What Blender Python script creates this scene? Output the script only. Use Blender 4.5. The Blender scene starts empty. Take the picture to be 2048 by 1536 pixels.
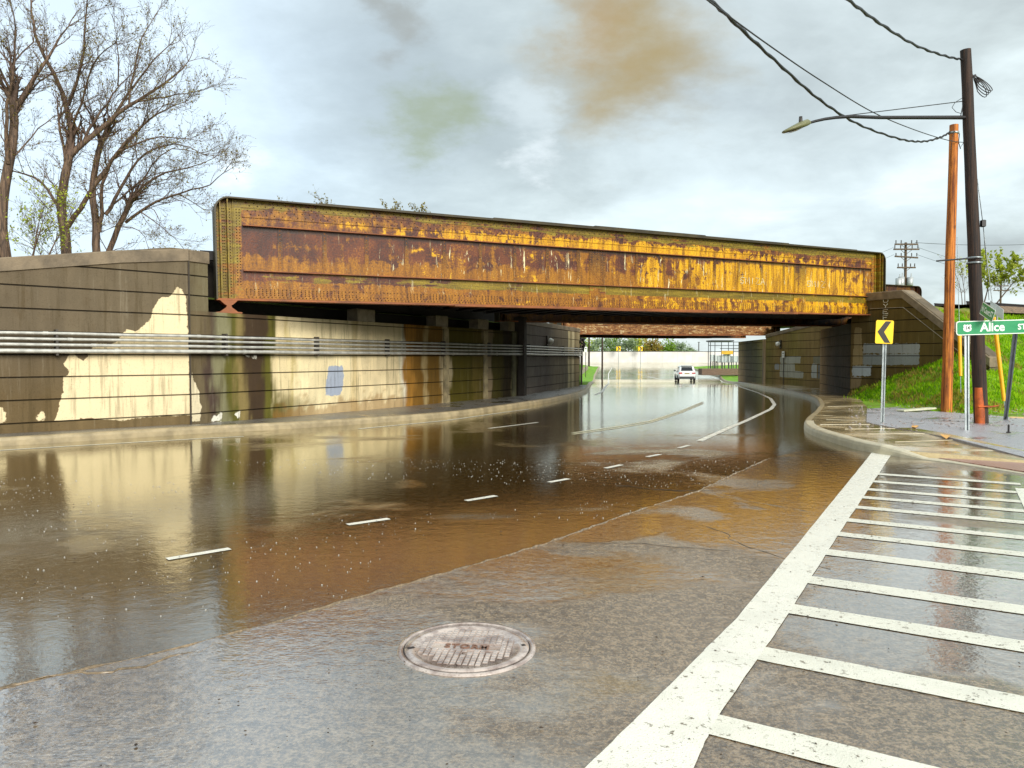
import bpy, bmesh, math, random
import numpy as np
from mathutils import Vector, Matrix
sc = bpy.context.scene
COL = sc.collection
R = math.radians
random.seed(7)
rng = np.random.default_rng(11)

# ------------------------------------------------------------------ camera
F = 1500.0; HOR = 715.0; CAMZ = 1.6
PITCH = math.atan((768 - HOR) / F)
cam = bpy.data.cameras.new('camera'); camo = bpy.data.objects.new('camera', cam); COL.objects.link(camo)
cam.sensor_width = 36; cam.lens = F / 2048 * 36; cam.clip_start = .05; cam.clip_end = 3000
camo.location = (0, 0, CAMZ); camo.rotation_euler = (math.pi / 2 - PITCH, 0, 0)
sc.camera = camo
sc.view_settings.view_transform = 'Standard'; sc.view_settings.look = 'None'
sc.view_settings.exposure = 1.42; sc.view_settings.gamma = 1
sc.render.engine = 'CYCLES'
sc.cycles.use_denoising = True
sc.cycles.max_bounces = 6; sc.cycles.diffuse_bounces = 3; sc.cycles.glossy_bounces = 4
sc.cycles.caustics_reflective = False; sc.cycles.caustics_refractive = False

def ray(u, v):
    x = (u - 1024) / F; y = 1.0; z = (768 - v) / F
    c, s = math.cos(PITCH), math.sin(PITCH)
    return Vector((x, y * c + z * s, -y * s + z * c))
O = Vector((0, 0, CAMZ))
def P(u, v, Y):                       # the point at distance Y in front of the viewpoint
    d = ray(u, v); return O + d * (Y / d.y)
_gy = [-60, 0, 13, 20, 25, 43, 49, 55, 62, 76, 86, 100, 120, 145, 200, 2000]
_gz = [0, 0, 0, -.11, -.12, -.12, -.18, -.33, -.55, -.90, -.96, -.62, 0, .6, .8, .8]
_gx = np.arange(-60, 2001, .5); _gv = np.interp(_gx, _gy, _gz)
_k = np.hanning(11); _k /= _k.sum(); _gv = np.convolve(np.pad(_gv, 5, 'edge'), _k, 'valid')
def G(y): return float(np.interp(y, _gx, _gv))          # height of the carriageway
def PG(u, v, dz=0.0):                 # where a sight line meets the ground
    d = ray(u, v); t = 1.0; lo = 0
    prev = 0
    t = .5
    while t < 900:
        p = O + d * t
        if p.z <= G(p.y) + dz: break
        prev = t; t *= 1.01
    lo, hi = prev, t
    for _ in range(30):
        m = (lo + hi) / 2; p = O + d * m
        if p.z <= G(p.y) + dz: hi = m
        else: lo = m
    p = O + d * hi; return Vector((p.x, p.y, G(p.y) + dz))

# ------------------------------------------------------------------ node helper
def lin(c):
    return tuple((x / 255 / 12.92) if x / 255 <= .04045 else ((x / 255 + .055) / 1.055) ** 2.4 for x in c[:3]) + (1.0,)
class NT:
    def __init__(s, tree): s.t = tree; s.n = tree.nodes; s.l = tree.links; s.n.clear()
    def put(s, sock, v):
        if v is None: return
        if isinstance(v, bpy.types.NodeSocket): s.l.new(v, sock)
        else:
            if sock.type == 'RGBA' and len(v) == 3: v = (*v, 1)
            sock.default_value = v
    def node(s, typ, ins={}, **props):
        nd = s.n.new(typ)
        for k, v in props.items(): setattr(nd, k, v)
        for k, v in ins.items(): s.put(nd.inputs[k], v)
        return nd
    def m(s, op, a, b=None, c=None, clamp=False):
        nd = s.node('ShaderNodeMath', operation=op, use_clamp=clamp)
        s.put(nd.inputs[0], a); s.put(nd.inputs[1], b); s.put(nd.inputs[2], c)
        return nd.outputs[0]
    def noise(s, vec, scale, detail=4, rough=.55, dist=0, dim='3D', out='Fac'):
        return s.node('ShaderNodeTexNoise', {'Vector': vec, 'Scale': scale, 'Detail': detail, 'Roughness': rough, 'Distortion': dist}, noise_dimensions=dim).outputs[out]
    def mapv(s, vec, sc_=(1, 1, 1), loc=(0, 0, 0), rot=(0, 0, 0)):
        return s.node('ShaderNodeMapping', {'Vector': vec, 'Scale': sc_, 'Location': loc, 'Rotation': rot}).outputs[0]
    def ss(s, v, a, b, lo=0.0, hi=1.0):
        nd = s.node('ShaderNodeMapRange', {'Value': v, 'From Min': a, 'From Max': b, 'To Min': lo, 'To Max': hi}, interpolation_type='SMOOTHSTEP')
        return nd.outputs[0]
    def mix(s, f, a, b, mode='MIX'):
        nd = s.node('ShaderNodeMix', data_type='RGBA', blend_type=mode)
        s.put(nd.inputs[0], f); s.put(nd.inputs[6], a); s.put(nd.inputs[7], b)
        return nd.outputs[2]
    def ramp(s, f, stops):
        nd = s.node('ShaderNodeValToRGB', {'Fac': f}); e = nd.color_ramp.elements
        while len(e) < len(stops): e.new(.5)
        for i, (p, c) in enumerate(stops): e[i].position = p; e[i].color = c if len(c) == 4 else (*c, 1)
        return nd.outputs[0]
    def attr(s, name, out='Fac'): return s.node('ShaderNodeAttribute', attribute_name=name).outputs[out]
    def bump(s, h, st, d=.02, normal=None):
        return s.node('ShaderNodeBump', {'Height': h, 'Strength': st, 'Distance': d, 'Normal': normal}).outputs[0]
    def xyz(s, v):
        nd = s.node('ShaderNodeSeparateXYZ', {0: v}); return nd.outputs[0], nd.outputs[1], nd.outputs[2]
def newmat(name):
    m = bpy.data.materials.new(name); m.use_nodes = True
    return m, NT(m.node_tree)
def geo_pos(n): return n.node('ShaderNodeNewGeometry').outputs['Position']
def obj_pos(n): return n.node('ShaderNodeTexCoord').outputs['Object']
def finish(m, n, color, rough=.7, normal=None, metal=0.0, spec=.5, coat=0.0, coat_r=.1, sss=None):
    b = n.node('ShaderNodeBsdfPrincipled', {'Base Color': color, 'Roughness': rough, 'Metallic': metal, 'Specular IOR Level': spec, 'Coat Weight': coat, 'Coat Roughness': coat_r})
    if normal is not None: n.put(b.inputs['Normal'], normal)
    o = n.node('ShaderNodeOutputMaterial', {'Surface': b.outputs[0]})
    return m
def simple(name, c, rough=.6, metal=0.0, var=.25, scale=6, bumps=.0, coat=0.0):
    m, n = newmat(name); v = obj_pos(n)
    nz = n.noise(v, scale, 5, .6); c = lin(c)
    dark = tuple(x * (1 - var) for x in c[:3]); lt = tuple(min(1, x * (1 + var)) for x in c[:3])
    col = n.mix(n.ss(nz, .3, .7), dark, lt)
    nm = n.bump(n.noise(v, scale * 6, 4), bumps, .02) if bumps else None
    return finish(m, n, col, n.m('MULTIPLY_ADD', nz, .3, rough - .15), nm, metal, coat=coat)

# ------------------------------------------------------------------ world, overcast sky with broken cloud
W = bpy.data.worlds.new('World'); sc.world = W; W.use_nodes = True
n = NT(W.node_tree)
SUN_EL, SUN_AZ = R(26), R(152)        # a broad glow behind the viewpoint
sky = n.node('ShaderNodeTexSky'); sky.sky_type = 'NISHITA'; sky.sun_disc = False
sky.sun_elevation = SUN_EL; sky.sun_rotation = SUN_AZ
dirv = n.node('ShaderNodeTexCoord').outputs['Generated']
dx, dy, dz = n.xyz(dirv)
den = n.m('ADD', n.m('MAXIMUM', dz, 0.0), .22)
cv = n.node('ShaderNodeCombineXYZ', {0: n.m('DIVIDE', dx, den), 1: n.m('DIVIDE', dy, den), 2: 0.0}).outputs[0]
c1 = n.noise(n.mapv(cv, (1, 1, 1), (3.1, 1.7, 0)), 1.35, 8, .52, .25)
c2 = n.noise(n.mapv(cv, (1, 1, 1), (9.1, 4.2, 2)), 3.2, 9, .6, .35)
cl = n.m('ADD', n.m('MULTIPLY', c1, .65), n.m('MULTIPLY', c2, .35))
col = n.ramp(cl, [(.34, lin((160, 168, 168))), (.44, lin((184, 195, 195))), (.52, lin((202, 214, 215))), (.61, lin((220, 233, 234))), (.70, lin((242, 250, 250)))])
def blob(u, v, rad, soft=.5, warp=.13):
    d = ray(u, v).normalized()
    wv = n.node('ShaderNodeVectorMath', {0: n.noise(cv, 3.0, 7, .62, out='Color'), 1: (.5, .5, .5)}, operation='SUBTRACT').outputs[0]
    wv = n.node('ShaderNodeVectorMath', {0: wv, 3: warp * 2}, operation='SCALE').outputs[0]
    p = n.node('ShaderNodeVectorMath', {0: dirv, 1: wv}, operation='ADD').outputs[0]
    ds = n.node('ShaderNodeVectorMath', {0: p, 1: d}, operation='DISTANCE').outputs['Value']
    return n.ss(ds, rad * 1.25, rad * soft * .5)
def over(c, b, amount, tint): return n.mix(n.m('MULTIPLY', b, amount), c, tint)
# high pale veil towards the left, brighter breaks, darker cloud masses
col = over(col, blob(330, 330, .42, .2, .05), .62, lin((196, 217, 232)))
col = over(col, blob(60, 60, .35, .2, .05), .5, lin((205, 222, 238)))
col = over(col, blob(720, 90, .20, .3), .35, lin((128, 138, 146)))
col = over(col, blob(950, 250, .26, .3), .5, lin((135, 146, 148)))
col = over(col, blob(1500, 60, .26, .3), .40, lin((148, 158, 162)))
col = over(col, blob(1750, 450, .16, .3), .35, lin((158, 172, 180)))
col = over(col, blob(1040, 210, .05, .2, .1), .3, lin((225, 236, 240)))
col = over(col, blob(1080, 305, .04, .1, .12), .35, lin((240, 248, 252)))
col = over(col, blob(480, 335, .035, .1, .07), .6, lin((240, 250, 255)))
col = over(col, blob(1380, 400, .15, .3), .4, lin((205, 220, 226)))
col = over(col, blob(1260, 95, .12, .1, .13), .85, lin((152, 130, 68)))
col = over(col, blob(1190, 50, .06, .1), .35, lin((162, 130, 76)))
col = over(col, blob(865, 245, .06, .1), .6, lin((132, 142, 90)))
col = over(col, blob(775, 30, .05, .3), .45, lin((125, 118, 98)))
skyc = n.node('ShaderNodeMix', data_type='RGBA', blend_type='ADD'); n.put(skyc.inputs[0], .012)
n.put(skyc.inputs[6], col); n.put(skyc.inputs[7], sky.outputs[0])
below = n.ss(dz, -.02, .0)
colf = n.mix(below, lin((120, 120, 110)), skyc.outputs[2])
bg = n.node('ShaderNodeBackground', {'Color': colf, 'Strength': .51})
n.node('ShaderNodeOutputWorld', {'Surface': bg.outputs[0]})
sun = bpy.data.lights.new('sun', 'SUN'); sun.energy = 1.5; sun.angle = R(28); sun.color = (1, .95, .86)
suno = bpy.data.objects.new('sun', sun); COL.objects.link(suno)
sd = Vector((math.sin(SUN_AZ) * math.cos(SUN_EL), math.cos(SUN_AZ) * math.cos(SUN_EL), math.sin(SUN_EL)))
suno.rotation_euler = sd.to_track_quat('Z', 'Y').to_euler()

# ------------------------------------------------------------------ mesh helpers
class MB:
    def __init__(s): s.v = []; s.f = []; s.mi = []; s.sm = []
    def add(s, vs, fs, mi=0, smooth=False):
        b = len(s.v); s.v += [tuple(p) for p in vs]
        for f in fs: s.f.append(tuple(b + i for i in f)); s.mi.append(mi); s.sm.append(smooth)
    def box(s, c, size, rz=0, mi=0, M=None, bev=0):
        x, y, z = (a / 2 for a in size)
        if M is None: M = Matrix.Translation(Vector(c)) @ Matrix.Rotation(rz, 4, 'Z')
        if bev:
            b = min(bev, x * .9, y * .9, z * .9)
            vs = []
            for sz in (-1, 1):
                for zz, ins in ((z, b), (z - b, 0)):
                    for sx, sy in ((-1, -1), (1, -1), (1, 1), (-1, 1)): vs.append(M @ Vector((sx * (x - ins), sy * (y - ins), sz * zz)))
            # rings: 0 = bottom cap, 1 = bottom ring, 2 = top cap, 3 = top ring
            r = lambda k: [k * 4 + i for i in range(4)]
            fs = [tuple(reversed(r(0))), tuple(r(2))]
            for a, b2 in ((0, 1), (1, 3), (3, 2)):
                A, B = r(a), r(b2)
                for i in range(4): j = (i + 1) % 4; fs.append((A[i], A[j], B[j], B[i]))
            s.add(vs, fs, mi); return
        vs = [M @ Vector((a * x, b * y, c_ * z)) for c_ in (-1, 1) for a, b in ((-1, -1), (1, -1), (1, 1), (-1, 1))]
        s.add(vs, [(3, 2, 1, 0), (4, 5, 6, 7), (0, 1, 5, 4), (1, 2, 6, 5), (2, 3, 7, 6), (3, 0, 4, 7)], mi)
    def prism(s, poly, z0, z1, mi=0, M=None, smooth=False):
        k = len(poly); M = M or Matrix()
        vs = [M @ Vector((p[0], p[1], z0)) for p in poly] + [M @ Vector((p[0], p[1], z1)) for p in poly]
        s.add(vs, [tuple(range(k - 1, -1, -1)), tuple(range(k, 2 * k))], mi)
        s.add(vs, [(i, (i + 1) % k, k + (i + 1) % k, k + i) for i in range(k)], mi, smooth)
    def tube(s, pts, rad, sides=8, mi=0, cap=True, smooth=True):
        pts = [Vector(p) for p in pts]; k = len(pts)
        rad = [rad] * k if not hasattr(rad, '__len__') else rad
        ref = None; vs = []
        for i, p in enumerate(pts):
            t = (pts[min(i + 1, k - 1)] - pts[max(i - 1, 0)])
            t = t.normalized() if t.length > 1e-9 else Vector((0, 0, 1))
            if ref is None: ref = t.orthogonal().normalized()
            ref = (ref - t * ref.dot(t)); ref = ref.normalized() if ref.length > 1e-6 else t.orthogonal().normalized()
            b = t.cross(ref)
            for j in range(sides):
                a = 2 * math.pi * j / sides
                vs.append(p + (ref * math.cos(a) + b * math.sin(a)) * rad[i])
        fs = [(i * sides + j, i * sides + (j + 1) % sides, (i + 1) * sides + (j + 1) % sides, (i + 1) * sides + j) for i in range(k - 1) for j in range(sides)]
        s.add(vs, fs, mi, smooth)
        if cap and sides > 2:
            s.add(vs[:sides], [tuple(range(sides - 1, -1, -1))], mi); s.add(vs[-sides:], [tuple(range(sides))], mi)
    def lathe(s, prof, c, seg=24, mi=0, M=None, smooth=True):
        M = M or Matrix.Translation(Vector(c)); vs = []
        for r, z in prof:
            for j in range(seg): a = 2 * math.pi * j / seg; vs.append(M @ Vector((r * math.cos(a), r * math.sin(a), z)))
        fs = [(i * seg + j, i * seg + (j + 1) % seg, (i + 1) * seg + (j + 1) % seg, (i + 1) * seg + j) for i in range(len(prof) - 1) for j in range(seg)]
        s.add(vs, fs, mi, smooth)
    def grid(s, rows, mi=0, smooth=True, flip=False):
        h, w = len(rows), len(rows[0]); vs = [p for r in rows for p in r]
        fs = [(i * w + j, i * w + j + 1, (i + 1) * w + j + 1, (i + 1) * w + j) for i in range(h - 1) for j in range(w - 1)]
        if flip: fs = [tuple(reversed(f)) for f in fs]
        s.add(vs, fs, mi, smooth)
    def obj(s, name, mats, parent=None, local=False, shade=True):
        me = bpy.data.meshes.new(name)
        mats = mats if isinstance(mats, (list, tuple)) else [mats]
        off = Vector((0, 0, 0))
        if parent is not None and not local:
            q = parent
            while q is not None: off += q.location; q = q.parent
        vs = np.array(s.v, dtype=np.float64) - np.array(off)
        me.from_pydata(vs.tolist(), [], s.f)
        for m in mats: me.materials.append(m)
        me.polygons.foreach_set('material_index', s.mi)
        me.polygons.foreach_set('use_smooth', s.sm if shade else [False] * len(s.sm))
        me.update()
        o = bpy.data.objects.new(name, me); COL.objects.link(o)
        if parent is not None: o.parent = parent
        return o
def tag(o, label=None, cat=None, group=None, kind=None):
    if label: o['label'] = label
    if cat: o['category'] = cat
    if group: o['group'] = group
    if kind: o['kind'] = kind
    return o
def thing(name, label, cat, loc, group=None, rz=0):
    o = bpy.data.objects.new(name, None); COL.objects.link(o); o.location = loc; o.rotation_euler = (0, 0, rz)
    o.empty_display_size = .2
    return tag(o, label, cat, group)
def copy_tree(o, parent=None):
    c = o.copy(); COL.objects.link(c); c.parent = parent
    for ch in o.children: copy_tree(ch, c)
    return c
def text_mesh(body, size, M, depth=.002, bold=0.0, spacing=1.0):
    cu = bpy.data.curves.new('lettering', 'FONT'); cu.body = body; cu.size = size; cu.extrude = depth; cu.offset = bold
    cu.align_x = 'CENTER'; cu.align_y = 'CENTER'; cu.space_character = spacing; cu.resolution_u = 3
    to = bpy.data.objects.new('tmp', cu); COL.objects.link(to)
    dg = bpy.context.evaluated_depsgraph_get(); ev = to.evaluated_get(dg); me = ev.to_mesh()
    mb = MB(); mb.add([M @ v.co for v in me.vertices], [tuple(p.vertices) for p in me.polygons])
    ev.to_mesh_clear(); bpy.data.objects.remove(to); bpy.data.curves.remove(cu)
    return mb
# value noise for attributes
_H = rng.random((256, 256))
def vn(x, y):
    x = np.asarray(x, float); y = np.asarray(y, float)
    xi = np.floor(x).astype(int); yi = np.floor(y).astype(int); fx = x - xi; fy = y - yi
    fx = fx * fx * (3 - 2 * fx); fy = fy * fy * (3 - 2 * fy)
    h = lambda a, b: _H[a % 256, b % 256]
    return (h(xi, yi) * (1 - fx) + h(xi + 1, yi) * fx) * (1 - fy) + (h(xi, yi + 1) * (1 - fx) + h(xi + 1, yi + 1) * fx) * fy
def fbm(x, y, o=4):
    t = 0; a = .5; tot = 0
    for i in range(o): t = t + a * vn(np.asarray(x) * 2 ** i + 17 * i, np.asarray(y) * 2 ** i + 5 * i); tot += a; a *= .5
    return t / tot
def sdf(px, py, poly):                # signed distance, positive inside
    poly = np.array(poly, float); d = np.full(px.shape, 1e9); ins = np.zeros(px.shape, bool)
    for i in range(len(poly)):
        a = poly[i]; b = poly[(i + 1) % len(poly)]; e = b - a; wx = px - a[0]; wy = py - a[1]
        t = np.clip((wx * e[0] + wy * e[1]) / max(e @ e, 1e-12), 0, 1)
        d = np.minimum(d, np.hypot(wx - t * e[0], wy - t * e[1]))
        c = ((a[1] > py) != (b[1] > py)) & (px < (b[0] - a[0]) * (py - a[1]) / (b[1] - a[1] + 1e-12) + a[0]); ins ^= c
    return np.where(ins, d, -d)
def setcol(me, name, rgb):
    a = me.color_attributes.new(name, 'FLOAT_COLOR', 'POINT'); k = len(me.vertices)
    buf = np.ones((k, 4), np.float32); buf[:, :3] = rgb; a.data.foreach_set('color', buf.ravel())
def setf(me, name, val):
    a = me.attributes.new(name, 'FLOAT', 'POINT'); a.data.foreach_set('value', np.asarray(val, np.float32).ravel())
def l3(c): return np.array(lin(c)[:3])

# ------------------------------------------------------------------ wet surfaces
def wet(name, c_dry, c_dark, r_lo, r_hi, ior, bump_s, patch=.35, grain=1.0, film=(.45, .6), tint=(1, 1, 1), ripple=.25, drops=0.0, pools=(), bigs=1.0):
    m, n = newmat(name); p = geo_pos(n)
    big = n.noise(n.mapv(p, (1, 1, .2)), patch, 5, .6, .4)
    stre = n.noise(n.mapv(p, (.5, 1.3, .2), rot=(0, 0, .25)), .9, 5, .6, .3)
    mask = n.m('ADD', n.m('MULTIPLY', big, .75), n.m('MULTIPLY', stre, .25))
    for cx_, cy_, rx_, ry_, am_ in pools:
        d_ = n.node('ShaderNodeVectorMath', {0: n.mapv(p, (1 / rx_, 1 / ry_, 0), (-cx_ / rx_, -cy_ / ry_, 0))}, operation='LENGTH').outputs['Value']
        mask = n.m('ADD', mask, n.ss(d_, 1.0, .45, 0, am_))
    filmv = n.ss(mask, film[0], film[1])                       # 1 = standing water, 0 = merely damp
    fine = n.noise(p, 60 * grain, 3, .7); fine2 = n.noise(p, 190 * grain, 2, .7)
    mid_ = n.noise(p, 17 * grain, 4, .7)
    col = n.mix(n.ss(n.m('ADD', n.m('MULTIPLY', fine, .55), n.m('MULTIPLY', mid_, .45)), .40, .62), lin(c_dark), lin(c_dry))
    col = n.mix(n.ss(fine2, .63, .7), col, lin((190, 178, 158)))
    col = n.mix(n.ss(big, .35, .7), col, n.mix(.35, col, lin(c_dark)))
    rough = n.m('MULTIPLY_ADD', filmv, r_lo - r_hi, r_hi)
    hgt = n.m('MULTIPLY', n.m('ADD', fine, n.m('MULTIPLY', fine2, .6)), n.m('MULTIPLY_ADD', filmv, -.94, 1.0))
    nb = n.bump(hgt, bump_s, .01)
    rip = n.noise(n.mapv(p, (1, 1, .2)), 7.0, 3, .6)
    rip2 = n.noise(n.mapv(p, (1, 2.2, .2)), 28.0, 2, .6)
    nb = n.bump(n.m('ADD', rip, n.m('MULTIPLY', rip2, .25)), ripple, .01, nb)
    if drops:
        vd = n.node('ShaderNodeTexVoronoi', {'Vector': p, 'Scale': 3.4, 'Randomness': 1.0}).outputs['Distance']
        ring = n.m('MULTIPLY', n.m('SINE', n.m('MULTIPLY', vd, 190.0)), n.ss(vd, .2, .04))
        nb = n.bump(ring, drops, .01, nb)
    dif = n.node('ShaderNodeBsdfDiffuse', {'Color': col, 'Normal': nb}).outputs[0]
    gl = n.node('ShaderNodeBsdfGlossy', {'Color': tint, 'Roughness': rough, 'Normal': nb}).outputs[0]
    fc = n.node('ShaderNodeLayerWeight', {'Blend': .5, 'Normal': nb}).outputs['Facing']
    f0 = ((ior - 1) / (ior + 1)) ** 2
    fr = n.m('MULTIPLY_ADD', n.m('POWER', fc, 3.0), 1 - f0, f0)
    fr = n.m('MULTIPLY', fr, n.m('MULTIPLY_ADD', filmv, .3, .7))
    mx = n.node('ShaderNodeMixShader', {0: fr, 1: dif, 2: gl}).outputs[0]
    n.node('ShaderNodeOutputMaterial', {'Surface': mx})
    return m
M_ROAD = wet('wet asphalt', (116, 88, 48), (56, 38, 14), .015, .08, 2.8, .35, .30, 1.0, (.34, .48), (.97, .97, .90), .20, 0, pools=[(4, 40, 30, 26, .3), (-3.5, 4.5, 3, 1.6, .1)])
M_OLD = wet('damp rough asphalt', (158, 134, 104), (60, 42, 24), .035, .14, 3.4, .34, .5, 1.0, (.43, .53), (1, .98, .95), .34, pools=[(-1.2, 4.0, 1.6, .7, .07), (-1.5, 2.9, 1.3, .8, .08), (1.6, 7.2, 2.4, 1.1, .07), (4.2, 11, 3, 1.4, .08), (3.6, 6.0, 1.5, 2.0, .06), (.9, 4.6, .9, .6, -.06), (.6, 3.0, 1.2, .7, -.06), (-2.4, 4.1, 2.6, 1.3, .14), (-1.6, 2.7, 1.6, .8, .08), (2.9, 4.6, 1.2, 1.6, .10), (4.6, 7.2, 2.0, 3.0, .12)])
M_WALK = wet('wet concrete pavement', (206, 182, 132), (172, 146, 98), .08, .25, 1.5, .3, .8, 1.0, (.4, .6), (1, 1, 1), .15)
M_APRON = wet('wet grey asphalt path', (168, 164, 172), (118, 114, 122), .12, .4, 1.5, .8, .9, .8, (.5, .65))
M_DIRT = wet('dark wet gutter asphalt', (96, 88, 78), (50, 44, 36), .08, .4, 1.5, .9, 1.2, .8, (.5, .65))

def paint(name, c, c_dirt, wear=.62):
    m, n = newmat(name); p = geo_pos(n)
    a = n.noise(p, 26, 5, .72); b = n.noise(p, 3.2, 4, .6); f = n.noise(p, 120, 2, .6)
    col = n.mix(n.ss(b, .35, .7), lin(c), tuple(x * .86 for x in lin(c)[:3]))
    chips = n.m('MULTIPLY', n.ss(a, wear, wear + .05), n.ss(b, .35, .55))
    col = n.mix(chips, col, lin(c_dirt))
    col = n.mix(n.ss(f, .66, .72), col, lin((120, 105, 80)))
    return finish(m, n, col, n.m('MULTIPLY_ADD', b, .3, .12), n.bump(f, .35, .01), spec=.7)
M_PAINT = paint('white thermoplastic paint', (244, 240, 226), (112, 100, 82), .59)
M_PAINT2 = paint('thin white road paint', (238, 234, 218), (112, 100, 82), .58)
M_YEL = paint('faded yellow road paint', (224, 218, 184), (112, 100, 82), .56)
M_KERB = simple('kerb concrete', (160, 144, 112), .4, var=.25, scale=3, bumps=.3)
M_KERBW = simple('pale worn kerb concrete', (196, 186, 160), .35, var=.12, scale=4, bumps=.3)
M_STONE_D = simple('dark joint', (60, 52, 42), .7)

# ------------------------------------------------------------------ ground and carriageway
M_SOIL = simple('soil and short grass', (92, 104, 52), .9, var=.5, scale=.3, bumps=.4)
def yrows(a, b, s): return list(np.arange(a, b, s)) + [b]
mb = MB()
ys = yrows(-60, 60, 2) + yrows(64, 200, 4) + [300, 600, 1200, 1900]
mb.grid([[Vector((x, y, G(y) - .06)) for x in (-1500, -300, -80, 0, 80, 300, 1500)] for y in ys])
tag(mb.obj('ground', M_SOIL), kind='structure')
mb = MB()
ys = yrows(-12, 60, .5) + yrows(61, 150, 1)
mb.grid([[Vector((x, y, G(y))) for x in (-60, -30, -10, 0, 10, 30, 60)] for y in ys])
road = tag(mb.obj('road', M_ROAD), kind='structure')

def strip(name, pts_px, width, mat, lift, ppm=None, parent=None, world=False, z_extra=0):
    """flat painted band of constant width following a line on the carriageway"""
    pts = [Vector((p[0], p[1], 0)) for p in pts_px] if world else [PG(*p) for p in pts_px]
    out = []
    for a, b in zip(pts[:-1], pts[1:]):
        k = max(1, int((b - a).length / .5))
        for i in range(k): out.append(a.lerp(b, i / k))
    out.append(pts[-1]); rows = [[], []]
    for i, p in enumerate(out):
        t = out[min(i + 1, len(out) - 1)] - out[max(i - 1, 0)]; t.z = 0; t.normalize(); q = Vector((-t.y, t.x, 0))
        w = width / 2
        for r, sgn in ((0, -1), (1, 1)):
            x = p + q * sgn * w * random.uniform(.93, 1.05); rows[r].append(Vector((x.x, x.y, G(x.y) + lift + z_extra)))
    mb = MB(); mb.grid(rows, flip=True); return mb.obj(name, mat, parent)
def flatpoly(name, pts, zf, mat, parent=None, kind='structure'):
    from mathutils.geometry import tessellate_polygon
    vs = [Vector((p[0], p[1], 0)) for p in pts]; tr = tessellate_polygon([vs]); mb = MB()
    tr2 = []
    for t in tr:
        a, b, c = (vs[i] for i in t)
        tr2.append(t if (b - a).cross(c - a).z > 0 else (t[0], t[2], t[1]))
    mb.add([(p.x, p.y, zf(p.x, p.y, i)) for i, p in enumerate(vs)], tr2)
    o = mb.obj(name, mat, parent)
    if kind and parent is None: tag(o, kind=kind)
    return o
# older pavement of the side street, laid a hand's breadth away from the newer one
seam_px = [(-300, 1460), (-60, 1392), (150, 1345), (300, 1311), (440, 1275), (560, 1243), (650, 1215), (800, 1172), (930, 1135), (1020, 1110), (1100, 1085), (1250, 1030), (1390, 985), (1460, 952), (1540, 917)]
seam = [PG(*p) for p in seam_px]
side = [PG(1600, 903), PG(1753, 903), PG(1845, 914), PG(1950, 931), PG(2060, 949), PG(2300, 985)]
poly = [(p.x, p.y) for p in seam] + [(p.x, p.y) for p in side] + [(30, 6), (30, -8), (-30, -8), (-14, 1.6)]
side_road = flatpoly('side_road', poly, lambda x, y, i: .005, M_OLD)
M_SEAM = simple('pavement joint', (122, 104, 80), .25, var=.4, scale=30, coat=.4)  # pale tone stands in for the bright highlight along the wet ridge
def wobble(px, amp, step=.08):
    pts = [PG(*p) for p in px]; out = []
    for a, b in zip(pts[:-1], pts[1:]):
        k = max(1, int((b - a).length / step))
        out += [a.lerp(b, i / k) for i in range(k)]
    out.append(pts[-1])
    return [Vector((p.x + random.gauss(0, amp), p.y + random.gauss(0, amp), G(p.y) + .003)) for p in out]
mb = MB()
pts = wobble(seam_px[1:], .008); mb.tube(pts, [random.choice((.004, .007, .010, .012)) for _ in pts], 5)
mb.obj('seam', M_SEAM, road)
mb = MB()
for pxs, a in (([(1392, 984), (1480, 1000), (1570, 1016), (1655, 1030)], .008), ([(0, 1378), (130, 1352), (300, 1330), (470, 1285)], .03)):
    pts = wobble(pxs, a); mb.tube(pts, [random.choice((.003, .005, .008)) for _ in pts], 5)
mb.obj('seam', M_SEAM, side_road)

# ------------------------------------------------------------------ painted markings
lefts = [(1090, 1620), (1268, 1445), (1474, 1239), (1628, 1050), (1745, 905)]
rights = [(1350, 1620), (1430, 1445), (1571, 1239), (1690, 1050), (1787, 905)]
def dense(px):
    p = [PG(*q) for q in px]; out = []
    for a, b in zip(p[:-1], p[1:]):
        k = 14
        out += [a.lerp(b, i / k) for i in range(k)]
    return out + [p[-1]]
A_, B_ = dense(lefts), dense(rights)
mb = MB(); mb.grid([[Vector((q.x + random.gauss(0, .002), q.y, .010)) for q in A_], [Vector((q.x + random.gauss(0, .002), q.y, .010)) for q in B_]], flip=True)
mb.obj('crosswalk_line', M_PAINT, side_road)
ld = Vector((.509, .861, 0)); pd = Vector((.861, -.509, 0))
rung_px = [(1440, 1455), (1525, 1310), (1595, 1222), (1630, 1163), (1662, 1107), (1690, 1071), (1710, 1043), (1728, 1017), (1740, 997), (1750, 981), (1760, 965), (1768, 950)]
o0 = PG(1440, 1455)
for k, (u, v) in enumerate([(1290, 1640)] + rung_px):
    a = PG(u, v); t = (a - o0).dot(ld); a = o0 + ld * t - pd * .04
    w = .1 if k < 6 else .085
    n1 = 1.62 if k else 2.0
    mb = MB(); rows = [[], []]
    for i in range(15):
        q = a + pd * (n1 * i / 14)
        for r, sg in ((0, -1), (1, 1)):
            x = q + ld * sg * w * random.uniform(.97, 1.02); rows[r].append(Vector((x.x, x.y, .0095)))
    mb.grid(rows, flip=False); mb.obj('crosswalk_rung', M_PAINT2, side_road)
mb = MB(); c0 = o0 + pd * 1.50
mb.grid([[Vector(((c0 + pd * w + ld * t).x, (c0 + pd * w + ld * t).y, .0125)) for t in np.linspace(-1, 7.75, 20)] for w in (0, .3)], flip=True)
mb.obj('crosswalk_line', M_PAINT, side_road)
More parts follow.
